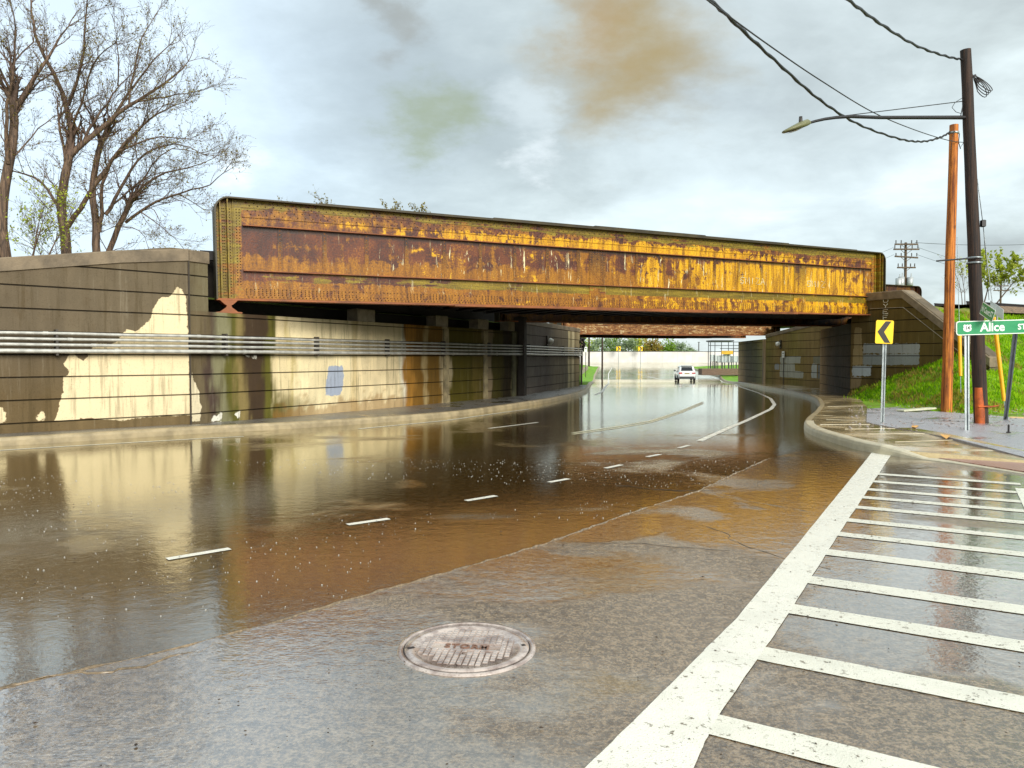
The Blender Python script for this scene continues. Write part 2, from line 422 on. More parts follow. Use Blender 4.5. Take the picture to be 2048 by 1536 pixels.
for (u0, v0), (u1, v1) in [((334, 1119), (460, 1098)), ((695, 1050), (778, 1038)), ((932, 1002), (992, 992)), ((1098, 965), (1137, 958)), ((1211, 937), (1243, 930)), ((1294, 914), (1320, 909)), ((1358, 896), (1378, 891))]:
    w = .085
    strip('lane_dash', [(u0, v0), (u1, v1)], w, M_PAINT, .005, parent=road)
strip('edge_line', [(-260, 920), (0, 901), (200, 889), (390, 878), (487, 873)], .10, M_PAINT2, .004, parent=road)
strip('edge_line', [(717, 858), (800, 850), (893, 841), (1007, 825), (1060, 818)], .12, M_PAINT2, .004, parent=road)
strip('edge_line', [(1190, 790), (1205, 783), (1217, 768), (1217, 748), (1224, 735)], .14, M_PAINT2, .004, parent=road)
strip('lane_line', [(978, 857), (1075, 845)], .10, M_PAINT2, .004, parent=road)
for off in (0, 3):
    strip('centre_line', [(1145, 866 + off), (1230, 854 + off), (1300, 842 + off), (1360, 823 + off), (1406, 804 + off)], .10, M_YEL, .004, parent=road)
strip('edge_line', [(1399, 882), (1460, 855), (1519, 829), (1542, 818), (1549, 809), (1541, 797), (1515, 785), (1483, 775), (1440, 760), (1405, 748)], .13, M_PAINT, .004, parent=road)
strip('lane_line', [(1274, 748), (1322, 759)], .14, M_PAINT2, .004, parent=road)

# ------------------------------------------------------------------ kerbs and pavements
def densify(pts, step=.4):
    out = []
    for a, b in zip(pts[:-1], pts[1:]):
        k = max(1, int((b - a).length / step)); out += [a.lerp(b, i / k) for i in range(k)]
    return out + [pts[-1]]
def smooth_pts(p, it=2):
    for _ in range(it):
        p = [p[0]] + [(p[i - 1] + p[i] * 2 + p[i + 1]) / 4 for i in range(1, len(p) - 1)] + [p[-1]]
    return p
def kerb(name, pts, hts, side, mat, width=.15):
    """raised kerb; pts = foot line of its top edge on the road side; side=+1: pavement lies left of travel"""
    prof = [(0.02, -.03), (0.012, .6), (-.005, .9), (-.03, 1.0), (-width, 1.0), (-width, -.03)]
    rows = []
    for i, p in enumerate(pts):
        t = pts[min(i + 1, len(pts) - 1)] - pts[max(i - 1, 0)]; t.z = 0; t.normalize(); q = Vector((-t.y, t.x, 0)) * side
        g = G(p.y); row = []
        for a, z in prof:
            zz = g + (z * (hts[i] + .006) if z > 0 else z); x = p - q * (a); row.append(Vector((x.x, x.y, zz)))
        rows.append(row)
    mb = MB(); mb.grid(rows, smooth=False, flip=side < 0)
    return tag(mb.obj(name, mat), kind='structure')
W0, A, B, C = Vector((-16.3, 8, 0)), Vector((-7.3, 17, 0)), Vector((.33, 30.8, 0)), Vector((3.75, 41.6, 0))
KH = .15
kl = [PG(u, v, KH) for u, v in [(0, 876), (200, 865), (400, 853), (600, 844), (805, 831), (922, 822), (1010, 810), (1098, 797), (1157, 785), (1175, 777), (1184, 764), (1190, 750), (1196, 738), (1199, 733)]]
d0 = (kl[0] - kl[1]).normalized(); kl = [kl[0] + d0 * 12] + kl
kl = [Vector((p.x, p.y, 0)) for p in kl]; kl = smooth_pts(densify(kl, .5), 3)
khl = [KH] * len(kl)
kerb('kerb', kl, khl, 1, M_KERB)
kx = lambda y, pts: float(np.interp(y, [p.y for p in pts], [p.x for p in pts]))
mb = MB(); rows = []
for y in yrows(kl[0].y, 43, .4):
    x1 = kx(y, kl) - .15 if y > kl[0].y else kl[0].x; x0 = kx(y, [W0, A, B, C, Vector((3.9, 43, 0))])
    if y < 8: x0 = -16.3 - (8 - y)
    x0 = min(x0 - .1, x1 - .05)
    rows.append([Vector((x0 + (x1 - x0) * k / 4, y, G(y) + KH)) for k in range(5)])
mb.grid(rows, flip=False)
tag(mb.obj('sidewalk_left', M_DIRT), kind='structure')
M_GRASSG = simple('lush verge grass', (112, 158, 26), .9, var=.45, scale=2.0, bumps=.6)
mb = MB(); rows = []
for y in yrows(43, kl[-1].y, 1.5):
    x1 = kx(y, kl) - .15; w = .9
    rows.append([Vector((x, y, z)) for x, z in ((x1, G(y) + KH), (x1 - w, G(y) + KH + .02), (x1 - 3, G(y) + KH + .35), (x1 - 12, G(y) + KH + .6), (x1 - 60, G(y) + KH + 1))])
mb.grid(rows, flip=True)
tag(mb.obj('grass_left', M_GRASSG), kind='structure')

kr_px = [(1376, 733), (1392, 738), (1412, 744), (1440, 752), (1485, 765), (1530, 773), (1581, 781), (1618, 789), (1634, 797), (1640, 809), (1630, 822), (1616, 832), (1608, 841), (1611, 850), (1630, 859), (1665, 869), (1702, 880), (1753, 892)]
kr = [PG(u, v, KH) for u, v in kr_px]; ramp = [PG(1800, 905, .1), PG(1850, 914, .03), PG(1950, 931, .02), PG(2060, 949, .015), PG(2400, 1000, .015)]
kr = [Vector((p.x, p.y, 0)) for p in kr + ramp]; hs0 = [KH] * len(kr_px) + [.1, .02, .015, .012, .012]
krd, krh = [], []
for i in range(len(kr) - 1):
    k = max(1, int((kr[i + 1] - kr[i]).length / .4))
    for j in range(k): krd.append(kr[i].lerp(kr[i + 1], j / k)); krh.append(hs0[i] + (hs0[i + 1] - hs0[i]) * j / k)
krd.append(kr[-1]); krh.append(hs0[-1]); krd = smooth_pts(krd, 3)
isp = min(range(len(krd)), key=lambda i: (krd[i] - kr[12]).length)
kerb('kerb', krd[:isp + 1], krh[:isp + 1], 1, M_KERB)
kerb('kerb', krd[isp:], krh[isp:], 1, M_KERBW, .2)
# pavement polygon on the right
inner_px = [(2400, 930), (2060, 893), (1900, 868), (1800, 851), (1770, 846), (1742, 842), (1737, 818), (1722, 800)]
inner = [PG(u, v, KH) for u, v in inner_px] + [Vector((13.75, 30.2, 0)), Vector((15.7, 38.3, 0)), Vector((16.6, 47.5, 0)), Vector((16.9, 55, 0))]
i55 = min(range(len(krd)), key=lambda i: abs(krd[i].y - 55) + (0 if i < isp else 99))
outer = krd[i55:]; oh = krh[i55:]
def inset(pts, w):
    out = []
    for i, p in enumerate(pts):
        t = pts[min(i + 1, len(pts) - 1)] - pts[max(i - 1, 0)]; t.normalize(); out.append(p + Vector((-t.y, t.x, 0)) * w)
    return out
oi = inset(outer, .12)
# the far pavement is cut into bands so that it follows the dip of the road
poly = [(p.x, p.y) for p in oi] + [(p.x, p.y) for p in inner]; hh = oh + [KH] * len(inner)
hh[len(oi)] = .02; hh[len(oi) + 1] = .07
flatpoly('sidewalk_right', poly, lambda x, y, i: G(y) + hh[i], M_WALK)
# saw-cut joints of the slabs, as shallow pale ridges left by standing water
mb = MB()
for a, b in [((1652, 822), (1728, 822)), ((1646, 831), (1733, 832)), ((1652, 839), (1733, 841)), ((1640, 849), (1740, 849)), ((1690, 858), (1790, 857)), ((1735, 868), (1850, 867)), ((1790, 884), (1905, 880)), ((1655, 813), (1726, 812))]:
    pa, pb = PG(*a, KH), PG(*b, KH); mb.tube([pa, pb], .008, 4)
tag(mb.obj('slab_joints', M_KERBW), kind='structure')
ap = [PG(u, v, KH) for u, v in [(1734, 818), (1733, 845), (1765, 852), (1900, 876), (2060, 907), (2400, 950), (2400, 850), (2060, 838), (1960, 830), (1850, 822), (1790, 815)]]
flatpoly('asphalt_path', [(p.x, p.y) for p in ap], lambda x, y, i: G(y) + KH + .012 - (.085 if i == 4 else .12 if i == 5 else 0), M_APRON)
mb = MB()
for i in range(len(ap)):
    p_, q_ = ap[i], ap[(i + 1) % len(ap)]; zz = [G(r_.y) + KH + .011 - (.085 if k_ % len(ap) == 4 else .12 if k_ % len(ap) == 5 else 0) for r_, k_ in ((p_, i), (q_, i + 1))]
    mb.add([(p_.x, p_.y, -.3), (q_.x, q_.y, -.3), (q_.x, q_.y, zz[1]), (p_.x, p_.y, zz[0])], [(0, 1, 2, 3)])
tag(mb.obj('path_edge', M_APRON), kind='structure')
pl = [PG(u, v, .03) for u, v in [(1866, 914.5), (2060, 945), (2060, 927), (1935, 910)]]
m, n = newmat('cast iron tactile plate'); pp = geo_pos(n)
vd = n.node('ShaderNodeTexVoronoi', {'Vector': n.mapv(pp, (1, 1, 0)), 'Scale': 17, 'Randomness': 0.0}).outputs['Distance']
M_TACT = finish(m, n, n.mix(n.ss(vd, .25, .35), lin((120, 70, 62)), lin((172, 128, 112))), .3, n.bump(n.ss(vd, .35, .2), .8, .01))
mb = MB(); mb.prism([(p.x, p.y) for p in pl], .02, .034); tag(mb.obj('tactile_plate', M_TACT), 'reddish tactile paving plate of raised dots at the foot of the corner ramp', 'tactile paving')
for k, pxs in enumerate(([(1826, 851), (1838, 853), (1832, 857), (1822, 855)], [(1880, 870), (1900, 873), (1893, 880), (1884, 874)])):
    pts = [PG(u, v, KH) for u, v in pxs]
    mb = MB(); mb.add([(p.x, p.y, p.z + .018) for p in pts], [(0, 1, 2, 3)]); tag(mb.obj('survey_mark', simple('orange spray paint', (226, 170, 90), .6), None), kind='structure')
# far right verge
mb = MB(); rows = []
far = [p for p in krd[:i55 + 1]]; far_y = [p.y for p in far][::-1]; far_x = [p.x for p in far][::-1]
for y in yrows(46, far[0].y, 1.5):
    x1 = float(np.interp(y, far_y, far_x)) + .12
    if y < 55: x1 = max(x1, 17.0)
    g = G(y)
    rows.append([Vector((x1, y, g + KH - .01)), Vector((x1 + 1.6, y, g + KH)), Vector((x1 + 3, y, g + KH + .1)), Vector((x1 + 12, y, g + .6)), Vector((x1 + 60, y, g + 1.2))])
mb.grid(rows); tag(mb.obj('grass_right', M_GRASSG), kind='structure')

# ------------------------------------------------------------------ concrete walls
GR = [.31 + .45 * k for k in range(-3, 9)]
EV = .74                                  # photographed brightness of an upright surface to reflectance
def conc_mat(name, streak=1.0):
    m, n = newmat(name); p = obj_pos(n)
    base = n.attr('Col', 'Color'); pale = n.attr('pale_sd'); pcol = n.attr('PaleCol', 'Color')
    edge = n.m('ADD', pale, n.m('MULTIPLY', n.m('SUBTRACT', n.noise(p, 7, 6, .65), .5), .16))
    col = n.mix(n.ss(edge, -.006, .012), base, pcol)
    st = n.noise(n.mapv(p, (5, 5, .35)), 1.6, 6, .65)
    fine = n.noise(p, 28, 5, .7); mid = n.noise(p, 3.5, 5, .65)
    col = n.mix(n.m('MULTIPLY', n.ss(st, .52, .66), .62 * streak), col, n.mix(.62, col, lin((70, 58, 34))))
    col = n.mix(n.m('MULTIPLY', n.ss(st, .42, .3), .3), col, n.mix(.3, col, lin((215, 205, 180))))
    col = n.mix(n.m('MULTIPLY', n.ss(fine, .56, .72), .55), col, n.mix(.6, col, (.02, .016, .01, 1)))
    col = n.mix(n.m('MULTIPLY', n.ss(mid, .55, .68), .3), col, n.mix(.4, col, lin((88, 66, 34))))
    pit = n.ss(n.noise(p, 55, 2, .5), .68, .74)
    col = n.mix(n.m('MULTIPLY', pit, .5), col, (.03, .025, .018, 1))
    nb = n.bump(n.m('SUBTRACT', n.m('ADD', fine, mid), pit), .5, .012)
    return finish(m, n, col, n.m('MULTIPLY_ADD', mid, .35, .5), nb, spec=.15)
M_CONC = conc_mat('weathered board formed concrete')
M_CDARK = simple('concrete core', (96, 84, 66), .8, var=.3, scale=2, bumps=.3)
M_COPE = simple('coping concrete', (118, 104, 84), .7, var=.35, scale=2.2, bumps=.5)
def wall_plane(a, b):
    d = (b - a); d.z = 0; d.normalize(); nrm = Vector((-d.y, d.x, 0))
    def f(u, v):
        r = ray(u, v); t = (a - O).dot(nrm) / r.dot(nrm); p = O + r * t
        return ((p - a).dot(d), p.z)
    return f
def wall(name, a, b, ztop, zbot, colf, label=None, parent=None, thick=.6, ds=.06, dz=.06, pales=(), pale_col=(225, 206, 166), inward=1, ev=.98):
    """retaining wall whose visible face runs from a to b; the courses are real grooves"""
    a = Vector((a[0], a[1], 0)); b = Vector((b[0], b[1], 0)); L = (b - a).length; d = (b - a) / L
    q = Vector((d.y, -d.x, 0)) * inward                      # out of the face, towards the road
    ns = max(3, int(L / ds)); S = np.linspace(0, L, ns); zmax = max(ztop(s) for s in S); zmin = min(zbot(s) for s in S)
    Z = []; z = zmin
    zz = sorted([g for g in GR if zmin + .05 < g < zmax - .05])
    cuts = [zmin] + zz + [zmax]
    prof = []
    for i, (z0, z1) in enumerate(zip(cuts[:-1], cuts[1:])):
        lo = z0 + (.017 if i else 0); hi = z1 - (.017 if i < len(cuts) - 2 else 0)
        k = max(2, int((hi - lo) / dz))
        prof += [(lo + (hi - lo) * j / k, 0.0) for j in range(k + 1)]
        if i < len(cuts) - 2: prof += [(z1 - .009, -.028), (z1 + .009, -.028)]
    Zp = np.array([p[0] for p in prof]); Op = np.array([p[1] for p in prof])
    SS, ZZ = np.meshgrid(S, Zp, indexing='ij'); OO = np.broadcast_to(Op, ZZ.shape).copy()
    zt = np.array([ztop(s) for s in S])[:, None]; ZZ = np.minimum(ZZ, zt)
    OO += (fbm(SS * .9, ZZ * .9) - .5) * .012
    X = a.x + d.x * SS + q.x * OO; Y = a.y + d.y * SS + q.y * OO
    vs = np.stack([X, Y, ZZ], -1).reshape(-1, 3)
    mb = MB(); h, w = SS.shape
    idx = np.arange(h * w).reshape(h, w)
    fs = np.stack([idx[:-1, :-1], idx[1:, :-1], idx[1:, 1:], idx[:-1, 1:]], -1).reshape(-1, 4)
    if inward < 0: fs = fs[:, ::-1]
    mb.v = [tuple(x) for x in vs]; mb.f = [tuple(f) for f in fs]; mb.mi = [0] * len(mb.f); mb.sm = [False] * len(mb.f)
    # body behind the face
    k = 8
    for i in range(k):
        s0, s1 = L * i / k, L * (i + 1) / k
        vv = []
        for s in (s0, s1):
            for off in (-.032, -thick):
                p = a + d * s + q * off
                vv += [(p.x, p.y, zbot(s)), (p.x, p.y, ztop(s) - .001)]
        mb.add(vv, [(0, 1, 5, 4), (2, 6, 7, 3), (1, 3, 7, 5), (0, 4, 6, 2)] + ([(0, 2, 3, 1)] if i == 0 else []) + ([(4, 5, 7, 6)] if i == k - 1 else []), 1)
    if parent is None:
        root = mb.obj(name, [M_CONC, M_CDARK])
    else: root = mb.obj(name, [M_CONC, M_CDARK], parent)
    me = root.data; nv = h * w; tot = len(me.vertices)
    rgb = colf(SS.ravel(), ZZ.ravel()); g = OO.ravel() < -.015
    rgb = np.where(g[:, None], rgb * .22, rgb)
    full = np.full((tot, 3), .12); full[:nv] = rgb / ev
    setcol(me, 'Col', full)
    sd = np.full(tot, -9.0); pc = np.tile(l3(pale_col), (tot, 1))
    if pales:
        s_, z_ = SS.ravel(), ZZ.ravel(); cur = np.full(nv, -9.0)
        for poly, c in pales:
            dd = sdf(s_, z_, poly); w_ = dd > cur; cur = np.where(w_, dd, cur)
            pc[:nv] = np.where(w_[:, None], l3(c), pc[:nv])
        sd[:nv] = cur
        n_ = fbm(s_ * .8, z_ * 1.2); pc[:nv] *= (.86 + .3 * n_)[:, None]
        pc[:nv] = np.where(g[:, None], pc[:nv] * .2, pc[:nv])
    setf(me, 'pale_sd', sd); setcol(me, 'PaleCol', pc / 1.02)
    return root
def bands(stops, zfade=None, warp=1.0):
    """vertical runs of colour along a wall"""
    xs = np.array([s[0] for s in stops]); cs = np.array([l3(s[1]) for s in stops])
    def f(s, z):
        w = s + ((fbm(s * 1.3, z * .8) - .5) * .30 + (fbm(s * 9, z * 2.2) - .5) * .12 + (vn(s * 24, z * 1.2) - .5) * .06) * warp
        c = np.stack([np.interp(w, xs, cs[:, i]) for i in range(3)], -1)
        c = c * (.84 + .32 * fbm(s * 2.2, z * 2.2 + 3))[:, None] * (.78 + .44 * fbm(s * 6, z * .5 + 9))[:, None]
        if zfade: c = zfade(s, z, c)
        return c
    return f
def step_stops(edges, soft=.05):
    out = []
    for i, (s0, c) in enumerate(edges):
        if i: out.append((s0 - soft, edges[i - 1][1]))
        out.append((s0 + soft, c))
    return out

# --- left wing wall
zb = lambda s: -.4
L1 = (A - W0).length
wp = wall_plane(W0, A)
def top1(s):
    pk = L1 - .38
    return 4.04 - max(0, pk - s) * .165
cr2 = lambda pts: [wp(x / 3.2, 470 + y / 3.2) for x, y in pts]
pale1 = cr2([(1140, 335), (1110, 362), (1092, 392), (1022, 397), (985, 470), (962, 530), (920, 580), (870, 612), (812, 600), (772, 640), (742, 690), (690, 700), (640, 690), (600, 690), (592, 722), (560, 770), (540, 802), (500, 790), (480, 760), (440, 768), (410, 820), (416, 850), (441, 862), (440, 892), (410, 912), (400, 1000), (385, 1060), (370, 1130), (345, 1188), (600, 1176), (800, 1186), (900, 1168), (1222, 1150), (1205, 650), (1190, 402), (1165, 345)])
pale2 = cr2([(-40, 1080), (5, 1095), (42, 1140), (46, 1205), (-60, 1205)])
pale3 = cr2([(266, 1108), (280, 1150), (302, 1190), (220, 1192), (242, 1150)])
pale4 = cr2([(-700, 1000), (-560, 1080), (-500, 1290), (-760, 1300)])
def brown(s, z, c):
    f = np.clip((1.9 - z) / 1.2, 0, 1)[:, None]
    return c * (1 - f) + c * f * np.array([1.08, .97, .72])
root = wall('retaining_wall', W0, A, top1, zb, bands([(0, (104, 92, 74)), (6, (112, 100, 80)), (9, (100, 88, 70)), (L1, (108, 96, 76))], brown), pales=[(p, (228, 210, 170)) for p in (pale1, pale2, pale3, pale4)])
tag(root, 'brown concrete retaining wall with a large cream bare patch, below the bare trees', 'retaining wall')
d1 = (A - W0).normalized(); q1 = Vector((d1.y, -d1.x, 0))
def coping(parent, a, b, topf, h=.26, proud=.035, thick=.62, n_=10):
    a = Vector((a[0], a[1], 0)); b = Vector((b[0], b[1], 0)); L = (b - a).length; d = (b - a) / L; q = Vector((d.y, -d.x, 0)); mb = MB(); rows = []
    Ss = sorted(set(list(np.linspace(0, L, n_))))
    for s in Ss:
        p = a + d * s; zt = topf(s)
        rows.append([Vector((*(p + q * o)[:2], zt + z)) for o, z in ((-thick, -h), (-thick, .003), (proud - .02, .003), (proud, -.017), (proud, -h), (.001, -h - .012))])
    mb.grid(rows, smooth=False)
    k = len(rows[0])
    mb.add(rows[0], [tuple(range(k))]); mb.add(rows[-1], [tuple(range(k - 1, -1, -1))])
    return mb.obj('coping', M_COPE, parent)
coping(root, W0, A - d1 * .004, top1)
# --- left abutment under the bridge
L2 = (B - A).length; d2 = (B - A).normalized(); q2 = Vector((d2.y, -d2.x, 0))
wp2 = wall_plane(A, B); SU = lambda u, v=740: wp2(u, v)[0]
seat = 2.66
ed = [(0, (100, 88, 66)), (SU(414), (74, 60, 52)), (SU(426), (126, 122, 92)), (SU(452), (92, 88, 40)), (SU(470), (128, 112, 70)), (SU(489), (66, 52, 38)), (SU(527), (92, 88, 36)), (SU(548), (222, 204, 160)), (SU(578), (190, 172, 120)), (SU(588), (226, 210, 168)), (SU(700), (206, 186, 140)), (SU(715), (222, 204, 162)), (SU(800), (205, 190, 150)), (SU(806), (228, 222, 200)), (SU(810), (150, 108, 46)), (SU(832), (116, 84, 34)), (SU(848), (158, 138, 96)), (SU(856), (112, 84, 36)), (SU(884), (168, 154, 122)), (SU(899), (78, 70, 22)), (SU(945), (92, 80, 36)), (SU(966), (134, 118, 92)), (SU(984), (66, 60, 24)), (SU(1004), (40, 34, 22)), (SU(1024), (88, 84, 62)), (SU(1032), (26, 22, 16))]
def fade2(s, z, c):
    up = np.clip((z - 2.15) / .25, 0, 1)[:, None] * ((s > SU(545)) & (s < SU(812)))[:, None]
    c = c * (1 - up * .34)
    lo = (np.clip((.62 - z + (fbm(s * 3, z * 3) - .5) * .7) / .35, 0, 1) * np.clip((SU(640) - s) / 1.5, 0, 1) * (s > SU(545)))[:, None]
    c = c * (1 - lo) + l3((96, 88, 44)) * lo
    lo2 = (np.clip((.45 - z + (fbm(s * 5, z * 5 + 4) - .5) * .8) / .15, 0, 1) * (s > SU(545)) * (s < SU(812)))[:, None] * .55
    return c * (1 - lo2) + l3((140, 100, 50)) * lo2
p2 = lambda pts: [wp2(600 + x / 3.413, 580 + y / 3.413) for x, y in pts]
patch = p2([(195, 522), (240, 518), (292, 515), (296, 560), (300, 600), (298, 655), (272, 715), (225, 722), (176, 718), (172, 664), (178, 620), (188, 590)])
cr2b = lambda pts: [wp2(x / 3.2, 470 + y / 3.2) for x, y in pts]
strip_p = cr2b([(1216, 830), (1232, 900), (1252, 960), (1276, 1000), (1282, 1060), (1292, 1100), (1282, 1190), (1228, 1194)])
spl = cr2b([(1350, 1195), (1372, 1140), (1385, 1165), (1418, 1130), (1420, 1195)]); spl2 = cr2b([(1495, 1135), (1540, 1128), (1532, 1180), (1515, 1165)]); spl3 = cr2b([(1560, 775), (1640, 770), (1650, 790), (1600, 786)])
WHT = (236, 232, 216)
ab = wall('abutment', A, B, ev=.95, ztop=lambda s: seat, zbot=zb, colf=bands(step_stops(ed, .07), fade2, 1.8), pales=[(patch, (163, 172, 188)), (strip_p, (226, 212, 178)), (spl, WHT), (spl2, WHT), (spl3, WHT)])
tag(ab, 'streaked cream and brown concrete abutment with a blue grey patch under the bridge', 'abutment')
# upper block behind the bearing, seat slab, back wall and pedestal blocks
pA, pE = A + q2 * .01, A + d2 * .52 + q2 * .01
ub = wall('upper_block', A, A + d2 * .52, lambda s: 4.02, lambda s: seat + .002, bands([(0, (104, 94, 72)), (1, (112, 104, 78))]), parent=ab, thick=1.2)
coping(ab, A + d2 * .004, A + d2 * .54, lambda s: 4.03, thick=1.2, n_=3)
M_DARKC = simple('near black concrete', (40, 34, 28), .8, var=.3, scale=3, bumps=.3)  # back wall: shade of the recess under the deck painted in; also the pilaster
mb = MB()
bk = A - q2 * 1.3
mb.box(bk + d2 * (L2 / 2 + 1.5) + Vector((0, 0, 3.15)), (L2 + 2.2, .3, 1.75), rz=math.atan2(d2.y, d2.x)); mb.obj('back_wall', M_DARKC, ab)
M_BLOCK = simple('pedestal concrete', (150, 140, 122), .7, var=.25, scale=5, bumps=.4)
for u0, u1 in ((716, 751), (873, 897), (957, 978), (1018, 1030)):
    s0, s1 = SU(u0, 640), SU(u1, 640); c = A + d2 * ((s0 + s1) / 2) - q2 * .22
    mb = MB(); mb.box(c + Vector((0, 0, seat + .19)), (s1 - s0, .4, .375), rz=math.atan2(d2.y, d2.x), bev=.02); mb.obj('pedestal_block', M_BLOCK, ab)
for u in (891, 970, 1027):            # pilasters
    s = SU(u); mb = MB(); c = A + d2 * s
    mb.box(c + q2 * .02 + Vector((0, 0, 1.05)), (.30, .05, 3.1), rz=math.atan2(d2.y, d2.x), bev=.01)
    mb.obj('pilaster', simple('streaked pilaster', (146, 132, 100) if u < 1000 else (86, 84, 62), .6, var=.5, scale=2.2, bumps=.4), ab)
# joint between wing wall and abutment
mb = MB(); mb.box(A + (q1 + q2).normalized() * .006 + Vector((0, 0, 1.8)), (.035, .03, 4.3), rz=.9); mb.obj('expansion_joint', M_STONE_D, ab)
# --- wing wall between the two bridges on the left
L3 = (C - B).length; d3 = (C - B).normalized()
root = wall('retaining_wall', B + d3 * .1, C, ev=.8, ztop=lambda s: 3.18, zbot=zb, colf=bands([(0, (92, 86, 78)), (2, (98, 90, 84)), (4, (84, 76, 70)), (6, (108, 96, 80)), (8.4, (96, 88, 72)), (8.6, (180, 166, 128)), (9.1, (120, 108, 80)), (9.6, (190, 176, 140)), (10, (110, 96, 70)), (L3, (150, 136, 104))]), ds=.08)
tag(root, 'grey streaked concrete retaining wall carrying pipes, between the two bridges on the left', 'retaining wall')
coping(root, B + d3 * .1, C, lambda s: 3.2, h=.2)
mb = MB(); mb.box(B + d3 * .03 + Vector((0, 0, 1.4)), (.35, .45, 3.7), rz=math.atan2(d3.y, d3.x), bev=.02); mb.obj('end_pilaster', M_DARKC, root)
# return wall and second abutment on the left
q3 = Vector((d3.y, -d3.x, 0))
D_ = C + Vector((.75, 8.5, 0))
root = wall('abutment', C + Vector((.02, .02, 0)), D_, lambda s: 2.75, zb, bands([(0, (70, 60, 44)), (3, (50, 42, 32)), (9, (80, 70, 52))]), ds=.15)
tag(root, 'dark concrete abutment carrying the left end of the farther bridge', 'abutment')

# --- right hand walls
E0, E1 = Vector((13.7, 30.4, 0)), Vector((15.45, 37.6, 0))
de = (E1 - E0).normalized(); qe = Vector((-de.y, de.x, 0))
root = wall('abutment', E1, E0, ev=.7, ztop=lambda s: 2.98, zbot=zb, colf=bands([(0, (150, 122, 84)), (1.2, (110, 86, 54)), (2.5, (74, 58, 38)), (4.5, (46, 36, 26)), (7.4, (52, 42, 28))]), ds=.1, thick=2.0)  # pale by the nose, dark inward: daylight from the gap painted into the bands
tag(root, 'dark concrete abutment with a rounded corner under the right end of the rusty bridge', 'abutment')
mb = MB(); pr = []
cc = E1 + de * .02 - qe * .8
for k in range(13):
    a = math.atan2(qe.y, qe.x) - k * (math.pi / 2) / 12
    pr.append((cc.x + math.cos(a) * .8, cc.y + math.sin(a) * .8))
pr += [(cc.x + de.x * .8 - qe.x * 1.5, cc.y + de.y * .8 - qe.y * 1.5), (cc.x - qe.x * 1.5, cc.y - qe.y * 1.5)]
for z0, z1 in zip([-.4] + [g + .012 for g in GR if -.2 < g < 2.9], [g - .012 for g in GR if -.2 < g < 2.9] + [2.98]): mb.prism(pr[::-1], z0, z1, smooth=True)
sh = [((x - cc.x) * .985 + cc.x, (y - cc.y) * .985 + cc.y) for x, y in pr]; mb.prism(sh[::-1], -.38, 2.96, mi=1)
m, n = newmat('streaked rounded concrete'); p = obj_pos(n)
st = n.noise(n.mapv(p, (4, 4, .12)), 1.5, 5, .6)
M_ROUND = finish(m, n, n.ramp(st, [(.3, lin((78, 58, 36))), (.45, lin((138, 112, 76))), (.55, lin((186, 158, 122))), (.68, lin((92, 72, 44)))]), .6, n.bump(n.noise(p, 20, 4), .3, .01))
mb.obj('rounded_nose', [M_ROUND, M_STONE_D], root)
# wing wall right of the bridge
H0 = Vector((13.7, 30.4, 0)); dh = Vector((.43, -.9, 0)).normalized(); H1 = H0 + dh * 5.6
wph = wall_plane(H0, H1)
ch = lambda pts: [wph(1640 + x / 4.517, 560 + y / 4.517) for x, y in pts]
topH = lambda s: 2.98 if s < .05 else (4.14 if s < 2.3 else 4.14 - (s - 2.3) * .76)
GREY = (150, 152, 150)
g1 = ch([(386, 574), (640, 572), (896, 574), (896, 664), (640, 664), (386, 664)]); g2 = ch([(386, 674), (896, 672), (894, 766), (640, 768), (386, 766)])
g3 = ch([(286, 776), (460, 778), (460, 868), (286, 866)]); g4 = ch([(310, 430), (345, 425), (372, 440), (372, 560), (385, 765), (290, 768), (300, 600)]); g5 = ch([(275, 880), (370, 880), (360, 960), (270, 990)])
rw = wall('retaining_wall', H0 + dh * .02, H1, topH, zb, bands([(0, (110, 92, 58)), (1, (86, 72, 40)), (2.2, (96, 80, 42)), (5.6, (84, 72, 38))]), pales=[(g1, GREY), (g2, (138, 142, 140)), (g3, (176, 184, 190)), (g4, (158, 138, 100)), (g5, (140, 122, 92))], inward=1)
# the face of this wall looks towards the viewpoint
tag(rw, 'short concrete wing wall with a sloping top and grey overpainted patches, right of the rusty bridge', 'retaining wall')
qh = Vector((dh.y, -dh.x, 0))
mb = MB(); rows = []
for s in (.06, 1.2, 2.3, 3.0, 4.0, 5.0, 5.65):
    p = H0 + dh * s; zt = topH(s) if s < 5.6 else 4.14 - 3.35 * .76
    rows.append([Vector((*(p + qh * o)[:2], zt + z)) for o, z in ((-.62, -.3), (-.62, .004), (.03, .004), (.05, -.02), (.05, -.3), (.001, -.32))])
mb.grid(rows, smooth=False); mb.add(rows[-1], [tuple(range(5, -1, -1))]); mb.add(rows[0], [tuple(range(6))])
mb.obj('coping', M_COPE, rw)
mb = MB(); rows = []
for s in (.9, 2.35, 3.3, 4.4, 5.5):
    p = H0 + dh * s; zt = (topH(s) if s > 2.3 else 4.14) - .62; rows.append(p + qh * .01 + Vector((0, 0, min(zt, 3.55))))
mb.tube(rows, .014, 4); mb.obj('drip_groove', M_BLOCK, rw)
